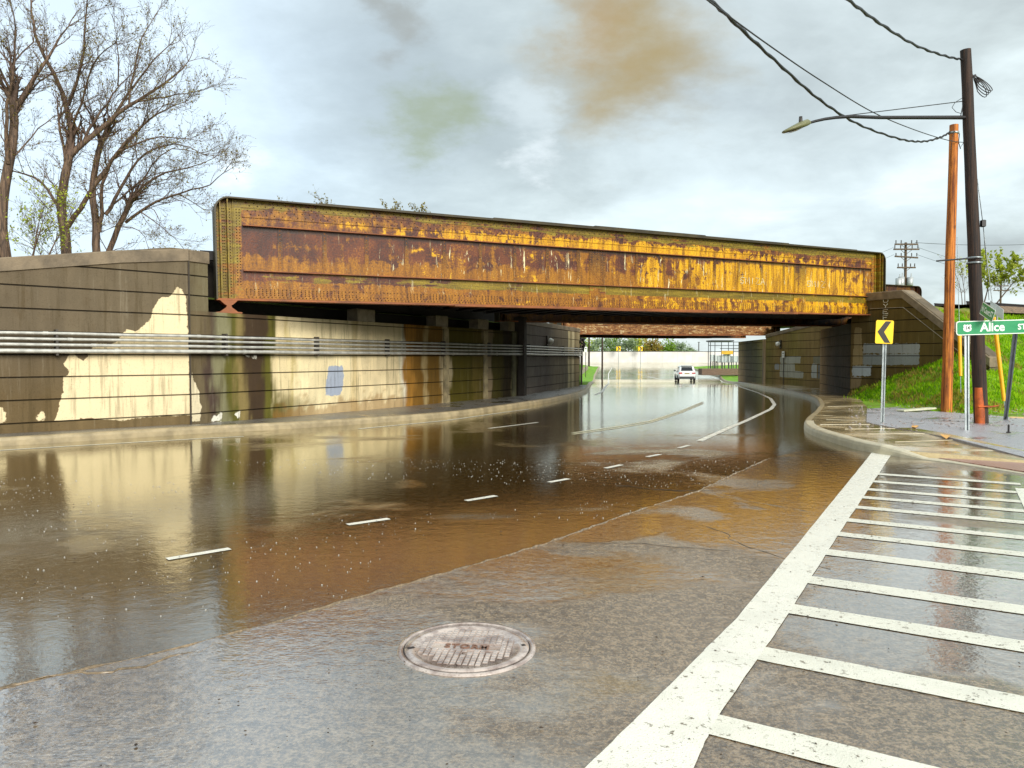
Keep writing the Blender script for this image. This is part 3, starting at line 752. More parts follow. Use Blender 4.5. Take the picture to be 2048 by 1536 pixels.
# vertical tag sprayed at the bridge end
M_TAG = simple('white spray paint', (214, 208, 190), .6)
def strokes(mb, M, letters, w, h, gap, r, vertical=False):
    G_ = {'O': [[(0, .2), (.2, 0), (.8, 0), (1, .3), (1, .8), (.7, 1), (.2, 1), (0, .7), (0, .2)]], 'Y': [[(0, 1), (.5, .5), (1, 1)], [(.5, .5), (.4, 0)]], 'E': [[(1, 1), (0, .95), (0, 0), (1, .05)], [(0, .5), (.8, .5)]],
          'T': [[(0, 1), (1, 1)], [(.5, 1), (.5, 0)]], 'N': [[(0, 0), (0, 1), (1, 0), (1, 1)]], 'S': [[(1, .9), (.4, 1), (0, .75), (.9, .35), (.6, 0), (0, .1)]], 'M': [[(0, 0), (.1, 1), (.5, .3), (.9, 1), (1, 0)]],
          'I': [[(.5, 0), (.5, 1)]], 'Z': [[(0, 1), (1, 1), (0, 0), (1, 0)]], 'K': [[(0, 1), (0, 0)], [(1, 1), (0, .5), (1, 0)]], 'A': [[(0, 0), (.5, 1), (1, 0)], [(.2, .4), (.8, .4)]], 'F': [[(0, 0), (0, 1), (1, 1)], [(0, .5), (.7, .5)]]}
    for i, L in enumerate(letters):
        ox, oy = (0, -i * (h + gap)) if vertical else (i * (w + gap), 0)
        for s_ in G_[L]:
            mb.tube([M @ Vector((ox + x * w + random.uniform(-.02, .02) * w * 3, oy + y * h, 0)) for x, y in s_], r, 4)
mb = MB(); Mx = Matrix.Translation(H0 + dh * 1.5 + qh * .012 + Vector((0, 0, 3.72))) @ Matrix(((dh.x, 0, qh.x, 0), (dh.y, 0, qh.y, 0), (0, 1, 0, 0), (0, 0, 0, 1)))
strokes(mb, Mx, 'OYEFN', .2, .16, .06, .014, True); mb.obj('graffiti', M_TAG, rw)
# far side: wall between the bridges, second abutment
Ja, Jb = Vector((17.1, 40.2, 0)), Vector((15.75, 46.6, 0))
wpj = wall_plane(Ja, Jb); cj = lambda pts: [wpj(1340 + x / 5.39, 620 + y / 5.39) for x, y in pts]
greys = [(cj([(1062, 500), (1185, 498), (1183, 572), (1062, 572)]), (128, 124, 104)), (cj([(1310, 500), (1540, 498), (1543, 574), (1310, 574)]), (170, 170, 156)), (cj([(1062, 580), (1140, 580), (1140, 720), (1062, 700)]), (118, 118, 112)), (cj([(1150, 578), (1200, 578), (1200, 720), (1150, 715)]), (176, 178, 170)), (cj([(1370, 582), (1543, 582), (1543, 738), (1280, 730), (1275, 660), (1365, 656)]), (168, 168, 154)), (cj([(1552, 585), (1612, 585), (1612, 655), (1552, 655)]), (150, 152, 150))]
root = wall('retaining_wall', Jb, Ja, ev=.8, ztop=lambda s: 3.0 + s * .11, zbot=zb, colf=bands([(0, (104, 96, 50)), (1.5, (118, 98, 60)), (3, (112, 100, 52)), (4.5, (124, 104, 64)), (6.6, (110, 90, 56))]), pales=greys, ds=.09)
tag(root, 'concrete retaining wall with grey overpainted rectangles, between the two bridges on the right', 'retaining wall')
coping(root, Jb, Ja, lambda s: 3.02 + s * .11, h=.2)
Ka, Kb = Vector((15.75, 47.2, 0)), Vector((16.6, 55, 0)); dk = (Kb - Ka).normalized(); qk = Vector((-dk.y, dk.x, 0))
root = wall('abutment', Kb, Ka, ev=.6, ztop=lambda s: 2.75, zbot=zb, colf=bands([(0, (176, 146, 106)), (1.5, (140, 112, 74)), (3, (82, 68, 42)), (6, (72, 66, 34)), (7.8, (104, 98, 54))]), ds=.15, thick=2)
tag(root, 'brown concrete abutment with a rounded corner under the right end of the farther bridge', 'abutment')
mb = MB(); cc = Ka - qk * .6 - dk * .01; pr = []
for k in range(11):
    a = math.atan2(qk.y, qk.x) + k * (math.pi / 2) / 10; pr.append((cc.x + math.cos(a) * .6, cc.y + math.sin(a) * .6))
pr += [(cc.x - dk.x * .6 - qk.x * 1.4, cc.y - dk.y * .6 - qk.y * 1.4), (cc.x - qk.x * 1.4, cc.y - qk.y * 1.4)]
mb.prism(pr, -.4, 2.75, smooth=True); mb.obj('rounded_nose', M_ROUND, root)
mb = MB(); cc = Kb - qk * .7 + dk * .01; pr = []
for k in range(11):
    a = math.atan2(qk.y, qk.x) - k * (math.pi / 2) / 10; pr.append((cc.x + math.cos(a) * .7, cc.y + math.sin(a) * .7))
pr += [(cc.x + dk.x * .7 - qk.x * 1.3, cc.y + dk.y * .7 - qk.y * 1.3), (cc.x - qk.x * 1.3, cc.y - qk.y * 1.3)]
mb.prism(pr[::-1], -.4, 2.75, smooth=True); mb.obj('rounded_nose', M_ROUND, root)

# ------------------------------------------------------------------ railway bridges
BP = Vector((-7.17, 18.2, 0)); be = Vector((.878, .478, 0)).normalized(); bn = Vector((-be.y, be.x, 0)); BANG = math.atan2(be.y, be.x)
def BR(s, p, z): return BP + be * s + bn * p + Vector((0, 0, z))
def rust_mat(name, warm=1.0):
    m, n = newmat(name); p = obj_pos(n)
    px, py, pz = n.xyz(p)
    yel = n.attr('yellow'); zone = n.attr('zone'); dark = n.attr('dark')
    big = n.noise(n.mapv(p, (1, 1, .8)), 1.3, 6, .65, .4)
    stv = n.noise(n.mapv(p, (6, 1, .7)), 1.0, 6, .7, .3)
    sth = n.noise(n.mapv(p, (.6, 1, 7)), 1.3, 5, .65, .2)
    fine = n.noise(p, 22, 5, .7)
    maroon = n.ramp(n.m('ADD', n.m('MULTIPLY', big, .5), n.m('MULTIPLY', fine, .5)), [(.35, lin((36, 18, 12))), (.46, lin((74, 36, 24))), (.56, lin((108, 56, 28))), (.66, lin((170, 108, 36)))])
    orange = n.ramp(n.m('ADD', n.m('MULTIPLY', stv, .5), n.m('MULTIPLY', fine, .5)), [(.34, lin((72, 42, 8))), (.45, lin((120, 74, 10))), (.56, lin((164, 108, 16))), (.68, lin((224, 172, 66)))])
    gold = n.ramp(n.m('ADD', n.m('MULTIPLY', stv, .6), n.m('MULTIPLY', fine, .4)), [(.36, lin((84, 60, 8))), (.44, lin((150, 102, 4))), (.52, lin((206, 150, 2))), (.60, lin((236, 188, 16))), (.70, lin((246, 220, 110)))])
    olive = n.ramp(n.m('ADD', n.m('MULTIPLY', sth, .5), n.m('MULTIPLY', fine, .5)), [(.34, lin((62, 52, 14))), (.48, lin((112, 92, 16))), (.6, lin((150, 128, 30))), (.7, lin((188, 170, 84)))])
    w = n.m('ADD', n.m('MULTIPLY', n.noise(p, 2.6, 7, .7, .5), .66), n.m('ADD', n.m('MULTIPLY', stv, .2), n.m('MULTIPLY', sth, .14)))
    base = n.mix(n.ss(n.m('ADD', n.attr('orange'), n.m('MULTIPLY', n.m('SUBTRACT', w, .5), 3.4)), .36, .64), maroon, orange)
    base = n.mix(n.ss(n.m('ADD', yel, n.m('MULTIPLY', n.m('SUBTRACT', w, .5), 3.0)), .50, .56), base, gold)
    hz = n.m('ADD', zone, n.m('MULTIPLY', n.m('SUBTRACT', n.m('ADD', n.m('MULTIPLY', sth, .5), n.m('MULTIPLY', big, .5)), .5), 2.2))
    base = n.mix(n.ss(hz, .48, .6), base, olive)
    base = n.mix(n.m('MULTIPLY', n.ss(stv, .56, .7), .65), base, n.mix(.7, base, lin((40, 20, 10))))
    pale = n.m('MULTIPLY', n.ss(n.noise(n.mapv(p, (9, 1, 1.3)), 1.0, 7, .75, .6), .595, .64), n.ss(n.attr('pale'), .1, .6))
    base = n.mix(pale, base, lin((224, 214, 168)))
    base = n.mix(n.m('MULTIPLY', n.ss(fine, .58, .7), .6), base, (.03, .014, .006, 1))
    base = n.mix(dark, base, (.018, .011, .007, 1))
    nb = n.bump(n.m('ADD', fine, big), .55, .012)
    return finish(m, n, base, n.m('MULTIPLY_ADD', fine, .3, .35), nb, spec=.4)
M_RUST = rust_mat('flaking yellow paint over rust')
M_RIVET = simple('dark rivet heads', (44, 24, 8), .5, var=.4, scale=3)
M_RIVETL = simple('rusty rivet heads', (150, 92, 28), .5, var=.4, scale=3)
M_STEELD = simple('black steel', (26, 20, 20), .7, var=.4, scale=2)  # near-black steel for decks, floor beams, rails and small fittings
M_STEELT = simple('dark weathered flange steel', (58, 50, 26), .55, var=.4, scale=2)
M_RUSTP = simple('brown rusted flange', (136, 78, 38), .6, var=.35, scale=1.5, bumps=.3)
def attrs_for(o, H, fn):
    me = o.data; k = len(me.vertices); co = np.empty(k * 3); me.vertices.foreach_get('co', co); co = co.reshape(-1, 3)
    d = fn(co[:, 0], co[:, 1], co[:, 2])
    for nm in ('yellow', 'zone', 'dark', 'orange', 'pale'): setf(me, nm, d.get(nm, np.zeros(k)))
def box_l(mb, x0, x1, y0, y1, z0, z1, mi=0, nx=1):
    for i in range(nx):
        a, b = x0 + (x1 - x0) * i / nx, x0 + (x1 - x0) * (i + 1) / nx
        vs = [(x, y, z) for z in (z0, z1) for x, y in ((a, y0), (b, y0), (b, y1), (a, y1))]
        fs = [(3, 2, 1, 0), (4, 5, 6, 7), (0, 1, 5, 4), (2, 3, 7, 6)] + ([(3, 0, 4, 7)] if i == 0 else []) + ([(1, 2, 6, 5)] if i == nx - 1 else [])
        mb.add(vs, fs, mi)
def girder(parent, L, H, fn, detail=True, loc=(0, 0, 0), name='girder', flip=False, label=None):
    """plate girder in its own frame: x along, z up, visible face towards -y"""
    rd = .34; zf = .025
    mb = MB()
    # web with a skin fine enough for its colours
    nx, nz = int(L / .07), int(H / .06)
    def zmax(x):
        e = min(x, L - x); return H - (rd - math.sqrt(max(0, rd * rd - (rd - e) ** 2)) if e < rd else 0)
    rows = []
    for i in range(nx + 1):
        x = L * i / nx; zm = zmax(x) - .01; rows.append([Vector((x, 0, min(H * j / nz, zm))) for j in range(nz + 1)])
    mb.grid(rows, smooth=False)
    mb.grid([[Vector((v.x, .03, v.z)) for v in r[::4]] + [Vector((r[-1].x, .03, r[-1].z))] for r in rows[::4] + [rows[-1]]], smooth=False, flip=True)
    g = mb.obj(name, M_RUST, parent, local=True); g.location = loc
    if label: g['label'] = label
    attrs_for(g, H, fn)
    def part(nm, mbx, mats, attr=True):
        o = mbx.obj(nm, mats, parent, local=True); o.location = loc
        if attr: attrs_for(o, H, fn)
        return o
    # top flange that bends down round both ends
    mb = MB(); path = []
    for k in range(9):
        a = math.pi - k * (math.pi / 2) / 8; path.append((rd + math.cos(a) * rd, H - rd + math.sin(a) * rd, (math.cos(a), math.sin(a))))
    path = [(0, .02, (-1, 0))] + path + [(L * f, H, (0, 1)) for f in np.linspace(.06, .94, 40)]
    for k in range(9):
        a = math.pi / 2 - k * (math.pi / 2) / 8; path.append((L - rd + math.cos(a) * rd, H - rd + math.sin(a) * rd, (math.cos(a), math.sin(a))))
    path.append((L, .02, (1, 0)))
    w = .21
    mb.grid([[Vector((x + nx_ * o, y, z + nz_ * o)) for y, o in ((-w, -.035), (-w, .0), (w, .0), (w, -.035), (-w, -.035))] for x, z, (nx_, nz_) in path], smooth=False, flip=True)
    part('top_flange', mb, M_STEELT, False)
    if detail:
        for a, b, z in ((.10, .93, .0), (.30, .78, .022), (.44, .62, .044)):
            mb = MB(); box_l(mb, L * a, L * b, -w - .004, w, H + z + .001, H + z + .021, nx=8); part('cover_plate', mb, M_STEELT, False)
    # angles and ledges on the face
    mb = MB()
    box_l(mb, .62, L - .62, -.034, -.002, H - .215, H - .036, nx=60)           # leg of the top angle
    box_l(mb, .62, L - .62, -.022, -.003, H - .44, H - .216, nx=60)            # side plate
    part('flange_angle', mb, M_RUST)
    mb = MB(); box_l(mb, .44, L - .44, -.045, -.003, .06, .36, nx=60); part('flange_angle', mb, M_RUST)
    mb = MB(); box_l(mb, 0, L, -.2, .2, 0, .045, nx=60); part('bottom_flange', mb, M_RUSTP, False)
    for a, b in ((.25, .8), (.4, .66)): 
        mb = MB(); box_l(mb, L * a, L * b, -.203, .2, -.02 - (.02 if a > .3 else 0), -.001 - (.021 if a > .3 else 0), nx=8); part('cover_plate', mb, M_RUSTP, False)
    for zf_ in (.743, .30):
        mb = MB(); z = H * zf_; box_l(mb, .66, L - .66, -.11, -.002, z - .016, z + .002, nx=60); part('ledge', mb, M_RUSTP, False)
    # end posts
    for x0, sgn in ((0, 1), (L, -1)):
        mb = MB()
        for xa, d_ in ((.13, .17), (.30, .17), (.44, .05)):
            xx = x0 + sgn * xa; box_l(mb, xx - .013, xx + .013, -d_, -.003, .05, zmax(xx) - .02)
        box_l(mb, x0 + sgn * .46 if sgn > 0 else x0 - .64, x0 + .64 if sgn > 0 else x0 - .46, -.03, -.004, .05, H - .04)
        part('end_post', mb, M_RUST)
    if detail:
        # splice plates
        for sx in (10.9, 20.0):
            mb = MB(); box_l(mb, sx, sx + .62, -.016, -.003, H * .32, H - .70); box_l(mb, sx, sx + .62, -.02, -.003, .37, H * .29); part('splice_plate', mb, M_RUST)
        # stiffeners, thin
        mb = MB(); k = 0; x = 1.55
        while x < L - .9:
            if not any(sx - .15 < x < sx + .75 for sx in (10.9, 20.0)):
                box_l(mb, x - .055, x + .055, -.012, -.003, H * .305, H - .66)
            x += 1.12
        part('stiffeners', mb, M_RUST)
        # rivets
        def riv(mbx, x, y, z, r=.014, mi=0):
            r *= 1.35
            a = [(x + r * math.cos(t), y, z + r * math.sin(t)) for t in (0, math.pi / 2, math.pi, 3 * math.pi / 2)]; c = (x, y - r * .7, z)
            mbx.add(a + [c], [(0, 1, 4), (1, 2, 4), (2, 3, 4), (3, 0, 4)], mi)
        mb = MB()
        x = .72
        while x < L - .7:
            for r_, z in enumerate((.10, .155, .20, .245, .29)):
                if vn(x * .9, z * 4 + 3) < .32 and r_ in (2, 3): continue
                riv(mb, x + (.03 if r_ == 0 else 0), -.045, z, .0135, 0)
            x += .095
        x = .75
        while x < L - .7:
            riv(mb, x, -.034, H - .09, .015, 0); riv(mb, x + .08, -.034, H - .16, .015, 0)
            riv(mb, x + .03, -.022, H - .27, .014, 0); riv(mb, x + .11, -.022, H - .37, .014, 0); x += .19
        for sx in (10.9, 20.0):
            for i in range(6):
                for j in range(13): riv(mb, sx + .06 + i * .1, -.016, H * .35 + j * .078, .013, 1)
                for j in range(4): riv(mb, sx + .06 + i * .1, -.02, .42 + j * .078, .013, 1)
        x = 1.55
        while x < L - .9:
            if not any(sx - .15 < x < sx + .75 for sx in (10.9, 20.0)):
                for j in range(10): riv(mb, x, -.012, H * .35 + j * .1, .014, 1)
            x += 1.12
        for x0, sgn in ((0, 1), (L, -1)):
            for xa in (.06, .20, .24, .37, .52, .59):
                for j in range(int((H - .3) / .07)): riv(mb, x0 + sgn * xa, -.03 if xa > .45 else -.002, .12 + j * .07, .013, 0)
        part('rivets', mb, [M_RIVET, M_RIVETL], False)
    return g
GL, GH = 25.0, 2.49
def fn1(x, y, z):
    t = x / GL; h = z / GH
    web = ((h > .30) & (h < .74)).astype(float)
    yel = np.interp(t, [0, .12, .25, .36, .42, .50, .56, .64, .72, .80, .9, 1], [-.25, -.12, .22, .30, .36, .36, .52, .92, 1.0, .98, .66, .55])
    bay = fbm(np.floor((x - 1.55) / 1.12) * 3.7, 0 * x + 2, 1)
    yel = yel + (bay - .5) * .5
    yel = np.where(web > 0, yel - np.clip((h - .62) / .1, 0, 1) * .30 + np.clip((.36 - h) / .04, 0, 1) * .0, yel)
    up = (h >= .74) & (h < .83); yel = np.where(up, np.interp(t, [0, .15, .3, .6, .8, 1], [.1, .35, .62, .85, .5, .3]), yel)
    top = h >= .83; yel = np.where(top, np.interp(t, [0, .3, .6, 1], [.0, .1, .22, .1]), yel)
    low = (h < .30) & (h > .14); yel = np.where(low, np.interp(t, [0, .3, .5, .7, 1], [.1, .15, .35, .6, .65]), yel)
    bot = h <= .14; yel = np.where(bot, np.interp(t, [0, .25, .5, .8, 1], [.12, .28, .42, .55, .5]), yel)
    zone = np.where(top, np.interp(t, [0, .3, 1], [.54, .62, .70]), np.where(low & (h > .18), np.interp(t, [0, .1, .4, .8, 1], [.30, .46, .80, .74, .62]), np.where(web > 0, -.6, .0)))
    lowl = low & (h > .2); org = np.where(web > 0, .2 + np.clip((.5 - h) / .2, 0, 1) * .75 + t * .55, np.where(lowl, np.interp(t, [0, .25, .5, 1], [.12, .2, .6, .8]), np.where(bot | low, .72, .5)))
    dk = np.clip((x - 0) * 0, 0, 1)
    dk = np.where((h > .74 - .035) & (h < .74) & (x > .6) & (x < GL - .6), .75, dk)      # shadow of the upper ledge, painted on the web
    pale = np.where(web > 0, np.interp(t, [0, .18, .45, .8, 1], [.0, .45, .8, .9, .4]), np.where(low, .35, .15))
    post = (x < .6) | (x > GL - .6)
    zone = np.where(post, .62, zone); org = np.where(post, .75, org); yel = np.where(post, .1, yel); pale = np.where(post, 0, pale)
    return dict(yellow=yel, zone=zone, dark=dk, orange=org, pale=pale)
def bridge_frame(loc, rise, ang=BANG):
    return loc, math.atan2(rise, GL)
bridge = thing('railway_bridge', 'rusty riveted plate girder railway bridge with flaking yellow paint, nearest of the two', 'railway bridge', BR(0, 0, 2.98))
bridge.rotation_euler = (0, -math.atan2(.29, GL), BANG)
girder(bridge, GL, GH, fn1, label='near girder with flaking yellow paint over rust')
M_SM = simple('scratched pale paint', (236, 228, 190), .6)
Mg = Matrix(((1, 0, 0, 0), (0, 0, -1, -.012), (0, 1, 0, 0), (0, 0, 0, 1)))
for x_, wd in ((17.3, 'SMIZA'), (20.7, 'SMIZ')):
    mb = MB(); strokes(mb, Matrix.Translation((x_, 0, 1.02)) @ Mg, wd, .19, .22, .06, .010); mb.obj('graffiti', M_SM, bridge, local=True)
# the parts behind the near girder are placed in the level frame of the bridge
def fn_far(x, y, z):
    o = np.ones_like(x); return dict(yellow=o * .2, zone=o * .1, dark=o * .55, orange=o * .5, pale=o * 0)  # far girders darkened all over, their shadow painted into the colour
def lvl(p):                               # level bridge coordinates to the tilted frame
    s, q, z = p; return Vector((s, q, z - 2.98 - .0116 * s))
# far girder of the near bridge
girder(bridge, 27.5, 2.35, fn_far, detail=False, loc=lvl((11.6, 7.6, 3.04)), name='girder')
mb = MB()
pol = [(-.3, .25), (GL + .5, .25), (33.5, 7.5), (9.6, 7.5)]
mb.add([tuple(lvl((s, p, 3.98))) for s, p in pol] + [tuple(lvl((s, p, 4.2))) for s, p in pol], [(3, 2, 1, 0), (4, 5, 6, 7), (0, 1, 5, 4), (1, 2, 6, 5), (2, 3, 7, 6), (3, 0, 4, 7)])
mb.obj('deck', M_STEELD, bridge, local=True)
s = .8
while s < 31.5:
    p0 = max(.06, (s - 24.6) / .96); p1 = min(7.55, s / 1.5)
    if p1 - p0 > .6:
        mb = MB(); zb0, zb1 = 3.22, 3.72
        for z0, z1, w_ in ((zb0, zb0 + .03, .13), (zb0 + .03, zb1 - .03, .012), (zb1 - .03, zb1, .13)):
            vs = [lvl((x, y, z)) for z in (z0 + .0116 * s, z1 + .0116 * s) for x, y in ((s - w_, p0), (s + w_, p0), (s + w_, p1), (s - w_, p1))]
            mb.add(vs, [(3, 2, 1, 0), (4, 5, 6, 7), (0, 1, 5, 4), (1, 2, 6, 5), (2, 3, 7, 6), (3, 0, 4, 7)])
        mb.obj('floor_beam', M_STEELD, bridge, local=True)
    s += .85
for q in (1.6, 3.0, 4.6, 6.0):
    mb = MB(); s0, s1 = q * 1.6 + .3, 24.4 + q * .96
    vs = [lvl((x, y, z + .0116 * x)) for z in (3.72, 3.97) for x, y in ((s0, q - .1), (s1, q - .1), (s1, q + .1), (s0, q + .1))]
    mb.add(vs, [(3, 2, 1, 0), (4, 5, 6, 7), (0, 1, 5, 4), (1, 2, 6, 5), (2, 3, 7, 6), (3, 0, 4, 7)]); mb.obj('stringer', M_STEELD, bridge, local=True)
for s in (.28, GL - .35):
    mb = MB(); zt = -.003; zb_ = (seat - 2.98 if s < 1 else 2.985 - 2.98 - .0116 * s) + .003
    h = zt - zb_
    prof = [(.30, .0), (.30, .03), (.20, .04), (.07, h * .45), (.05, h * .6), (.10, h * .7), (.16, h - .04), (.20, h)]
    for (a, z0), (b, z1) in zip(prof[:-1], prof[1:]):
        vs = [(s + sx * r, sy * .2, zb_ + z) for r, z in ((a, z0), (b, z1)) for sx, sy in ((-1, -1), (1, -1), (1, 1), (-1, 1))]
        mb.add(vs, [(0, 1, 5, 4), (1, 2, 6, 5), (2, 3, 7, 6), (3, 0, 4, 7), (3, 2, 1, 0), (4, 5, 6, 7)])
    mb.obj('bearing', M_RUSTP, bridge, local=True)

# --- farther bridge
b2 = thing('railway_bridge', 'second rusty girder railway bridge, seen through the underpass beyond the first one', 'railway bridge', BR(20.4, 16.9, 2.92))
b2.rotation_euler = (0, -math.atan2(.16, 17), BANG)
def fn2(x, y, z):
    t = x / 17.5; h = z / 2.3
    return dict(yellow=np.interp(t, [0, .3, 1], [.0, .15, .2]), zone=np.where(h > .12, .62, .3), dark=0 * x, orange=np.full_like(x, .7), pale=np.full_like(x, 2.0))
_keep = M_RUST
m, n = newmat('pale flaking paint over orange rust'); p = obj_pos(n)
a = n.noise(n.mapv(p, (1.2, 1, 5)), 1.6, 7, .72, .5); f = n.noise(p, 9, 4, .7)
M_RUST = finish(m, n, n.ramp(n.m('ADD', n.m('MULTIPLY', a, .7), n.m('MULTIPLY', f, .3)), [(.38, lin((60, 34, 16))), (.48, lin((120, 74, 32))), (.54, lin((150, 108, 56))), (.60, lin((198, 182, 140))), (.68, lin((100, 66, 34)))]), .6, n.bump(f, .4, .01))
girder(b2, 17.6, 2.3, fn2, detail=False, label='near girder of the farther bridge with orange rust and pale flakes')
M_RUST = _keep
girder(b2, 17.6, 2.3, fn_far, detail=False, loc=(3.4, 6.4, -.02))
mb = MB(); pol = [(0.3, .25), (17.3, .25), (20, 6.2), (4, 6.2)]
mb.add([(s, p, .45) for s, p in pol] + [(s, p, .7) for s, p in pol], [(3, 2, 1, 0), (4, 5, 6, 7), (0, 1, 5, 4), (1, 2, 6, 5), (2, 3, 7, 6), (3, 0, 4, 7)])
mb.obj('deck', M_STEELD, b2, local=True)

# ------------------------------------------------------------------ embankments
M_BANK = simple('rough embankment grass', (124, 140, 34), .95, var=.55, scale=1.3, bumps=.9)
m, n = newmat('embankment turf'); p = geo_pos(n)
a = n.noise(p, .9, 5, .65); b = n.noise(p, 9, 5, .7)
gcol = n.ramp(n.m('ADD', n.m('MULTIPLY', a, .55), n.m('MULTIPLY', b, .45)), [(.33, lin((74, 58, 34))), (.43, lin((98, 108, 26))), (.52, lin((112, 156, 18))), (.60, lin((134, 170, 28))), (.70, lin((160, 150, 74)))])
_, _, pz = n.xyz(p)
gcol = n.mix(n.m('MULTIPLY', n.ss(pz, 2.3, 3.6), n.ss(a, .38, .56)), gcol, lin((132, 112, 62)))
M_TURF = finish(m, n, gcol, .9, n.bump(b, .9, .05))
def plane_h(x, y):
    p = (x - BP.x) * bn.x + (y - BP.y) * bn.y
    return 3.72 + .56 * min(p + .3, 0)
def bank_h(x, y):
    v = Vector((x, y, 0)) - H0; t = v.dot(dh); q = v.dot(qh)
    pl = plane_h(x, y)
    if q > -.5:
        tt = max(t, 0); base = .12 + .36 * tt 
        return min(pl, base - .62 * max(q, 0))
    return pl
floorz = lambda x, y: G(y) + .10 + .05 * float(fbm(x * 1.7, y * 1.7, 3))
def bank_full(x, y): 
    h = bank_h(x, y) + (float(fbm(x * .9, y * .9 + 7, 4)) - .5) * .28
    return max(h, floorz(x, y))
# western limit of the right embankment
RL = [(13.9, 30.8), (15.9, 37.6), (16.8, 39.2), (17.6, 40.2), (16.3, 46.5), (16.4, 47.2), (17.5, 56)]
rb = lambda y: float(np.interp(y, [p_[1] for p_ in RL], [p_[0] for p_ in RL])) + .45
mb = MB(); st = .3; xs = np.arange(8, 62, st); ysr = np.arange(14, 56, st); idx = {}
vs = []; fs = []
def vid(i, j):
    if (i, j) not in idx:
        x, y = xs[i], ysr[j]; idx[(i, j)] = len(vs); vs.append((x, y, bank_full(x, y)))
    return idx[(i, j)]
inn2 = [(p_.x, p_.y) for p_ in inner[1:9]]
def keep(x, y):
    if y > 30.3 and x < rb(y): return False
    if 13 < y < 30.4 and x < float(np.interp(y, [13, 20.5, 26, 30.2], [16, 9.6, 11.6, 13.55])) - .2: return False
    return True
for i in range(len(xs) - 1):
    for j in range(len(ysr) - 1):
        if keep(xs[i], ysr[j]) and keep(xs[i + 1], ysr[j + 1]) and keep(xs[i], ysr[j + 1]) and keep(xs[i + 1], ysr[j]):
            fs.append((vid(i, j), vid(i + 1, j), vid(i + 1, j + 1), vid(i, j + 1)))
mb.add(vs, fs, 0, True)
tag(mb.obj('embankment', M_TURF), kind='structure')
# left fill behind the retaining wall
mb = MB()
def lw(y): return kx(y, [Vector((-30, -6, 0)), W0, A, B, C, D_]) - .55
rows = []
for y in yrows(-4, 48, 1):
    x1 = lw(y); rows.append([Vector((x1 - d_, y, 3.0 + (.5 if d_ > 1 else 0) - max(0, 12 - y) * .12)) for d_ in (0, .2, 3, 12, 40, 120)])
mb.grid(rows, flip=True); tag(mb.obj('embankment', M_TURF), kind='structure')
# ballast edge and rail along the top of the right embankment
M_BALL = simple('track ballast', (120, 100, 80), .9, var=.5, scale=9, bumps=.9)
mb = MB()
pr_ = [(-.9, 3.6), (-.45, 3.92), (3.2, 3.94), (3.6, 3.6)]
mb.grid([[BR(s, p_, z - .05 + .03 * float(vn(s * 2, p_ * 3))) for p_, z in pr_] for s in np.arange(30.3, 70, .6)], smooth=False)
tag(mb.obj('ballast', M_BALL), kind='structure')
for p_ in (.1, 1.55):
    mb = MB()
    for z0, z1, w_ in ((3.90, 3.93, .07), (3.93, 4.03, .012), (4.03, 4.08, .036)):
        vs = [BR(s, p_ + o, z) for z in (z0, z1) for s, o in ((31, -w_), (72, -w_), (72, w_), (31, w_))]
        mb.add(vs, [(3, 2, 1, 0), (4, 5, 6, 7), (0, 1, 5, 4), (1, 2, 6, 5), (2, 3, 7, 6), (3, 0, 4, 7)])
    tag(mb.obj('rail', M_STEELD), 'steel rail along the top of the right embankment, %s' % ('nearest the road' if p_ < 1 else 'the farther of the two'), 'rail', 'rails on the embankment')

# ------------------------------------------------------------------ conduits on the left walls
M_PIPE = simple('galvanised pipe', (196, 194, 186), .35, metal=.35, var=.2, scale=5)
M_PIPED = simple('dark pipe', (64, 58, 52), .5, var=.3, scale=5)
path = [(W0, q1), (A, (q1 + q2).normalized()), (B, (q2 + q3).normalized()), (C, q3)]
names = ['uppermost', 'second from the top', 'third from the top', 'thick lowest']
for k, (z, r) in enumerate(((2.075, .032), (1.965, .030), (1.85, .032), (1.735, .046))):
    off = .16
    pts = []
    for i, (w, q) in enumerate(path):
        pts.append(w + q * off + Vector((0, 0, z)))
    full = []
    for a, b in zip(pts[:-1], pts[1:]):
        nseg = int((b - a).length / 1.2)
        for j in range(nseg):
            p = a.lerp(b, j / nseg); full.append(p + Vector((0, 0, random.gauss(0, .004))))
    full.append(pts[-1]); 
    root = thing('conduit', f'{names[k]} of the four grey pipes running along the left concrete walls', 'pipe', (full[0].x, full[0].y, z), 'pipes along the left walls')
    mb = MB(); mb.tube(full, r, 8); mb.obj('pipe', M_PIPE, root)
    tot = 0; nxt = .7 + k * .43
    for a, b in zip(full[:-1], full[1:]):
        seg = (b - a).length
        while nxt < tot + seg:
            c = a.lerp(b, (nxt - tot) / seg); t = (b - a).normalized(); mb = MB(); mb.tube([c - t * .045, c + t * .045], r * 1.22, 8); mb.obj('coupling', M_PIPE, root)
            nxt += 3.05
        tot += seg
    # straps
mbx = None
for i, (a, b, q) in enumerate(((W0, A, q1), (A, B, q2), (B, C, q3))):
    L = (b - a).length; d = (b - a).normalized(); s = .9
    while s < L:
        c = a + d * s + q * .09; root = thing('pipe_bracket', 'dark steel bracket holding the four pipes to the wall', 'bracket', (c.x, c.y, 1.6), 'brackets holding the pipes')
        mb = MB(); mb.box(c + Vector((0, 0, 1.90)), (.045, .16, .52), rz=math.atan2(d.y, d.x)); mb.obj('bracket_arm', M_PIPED, root)
        s += 3.05
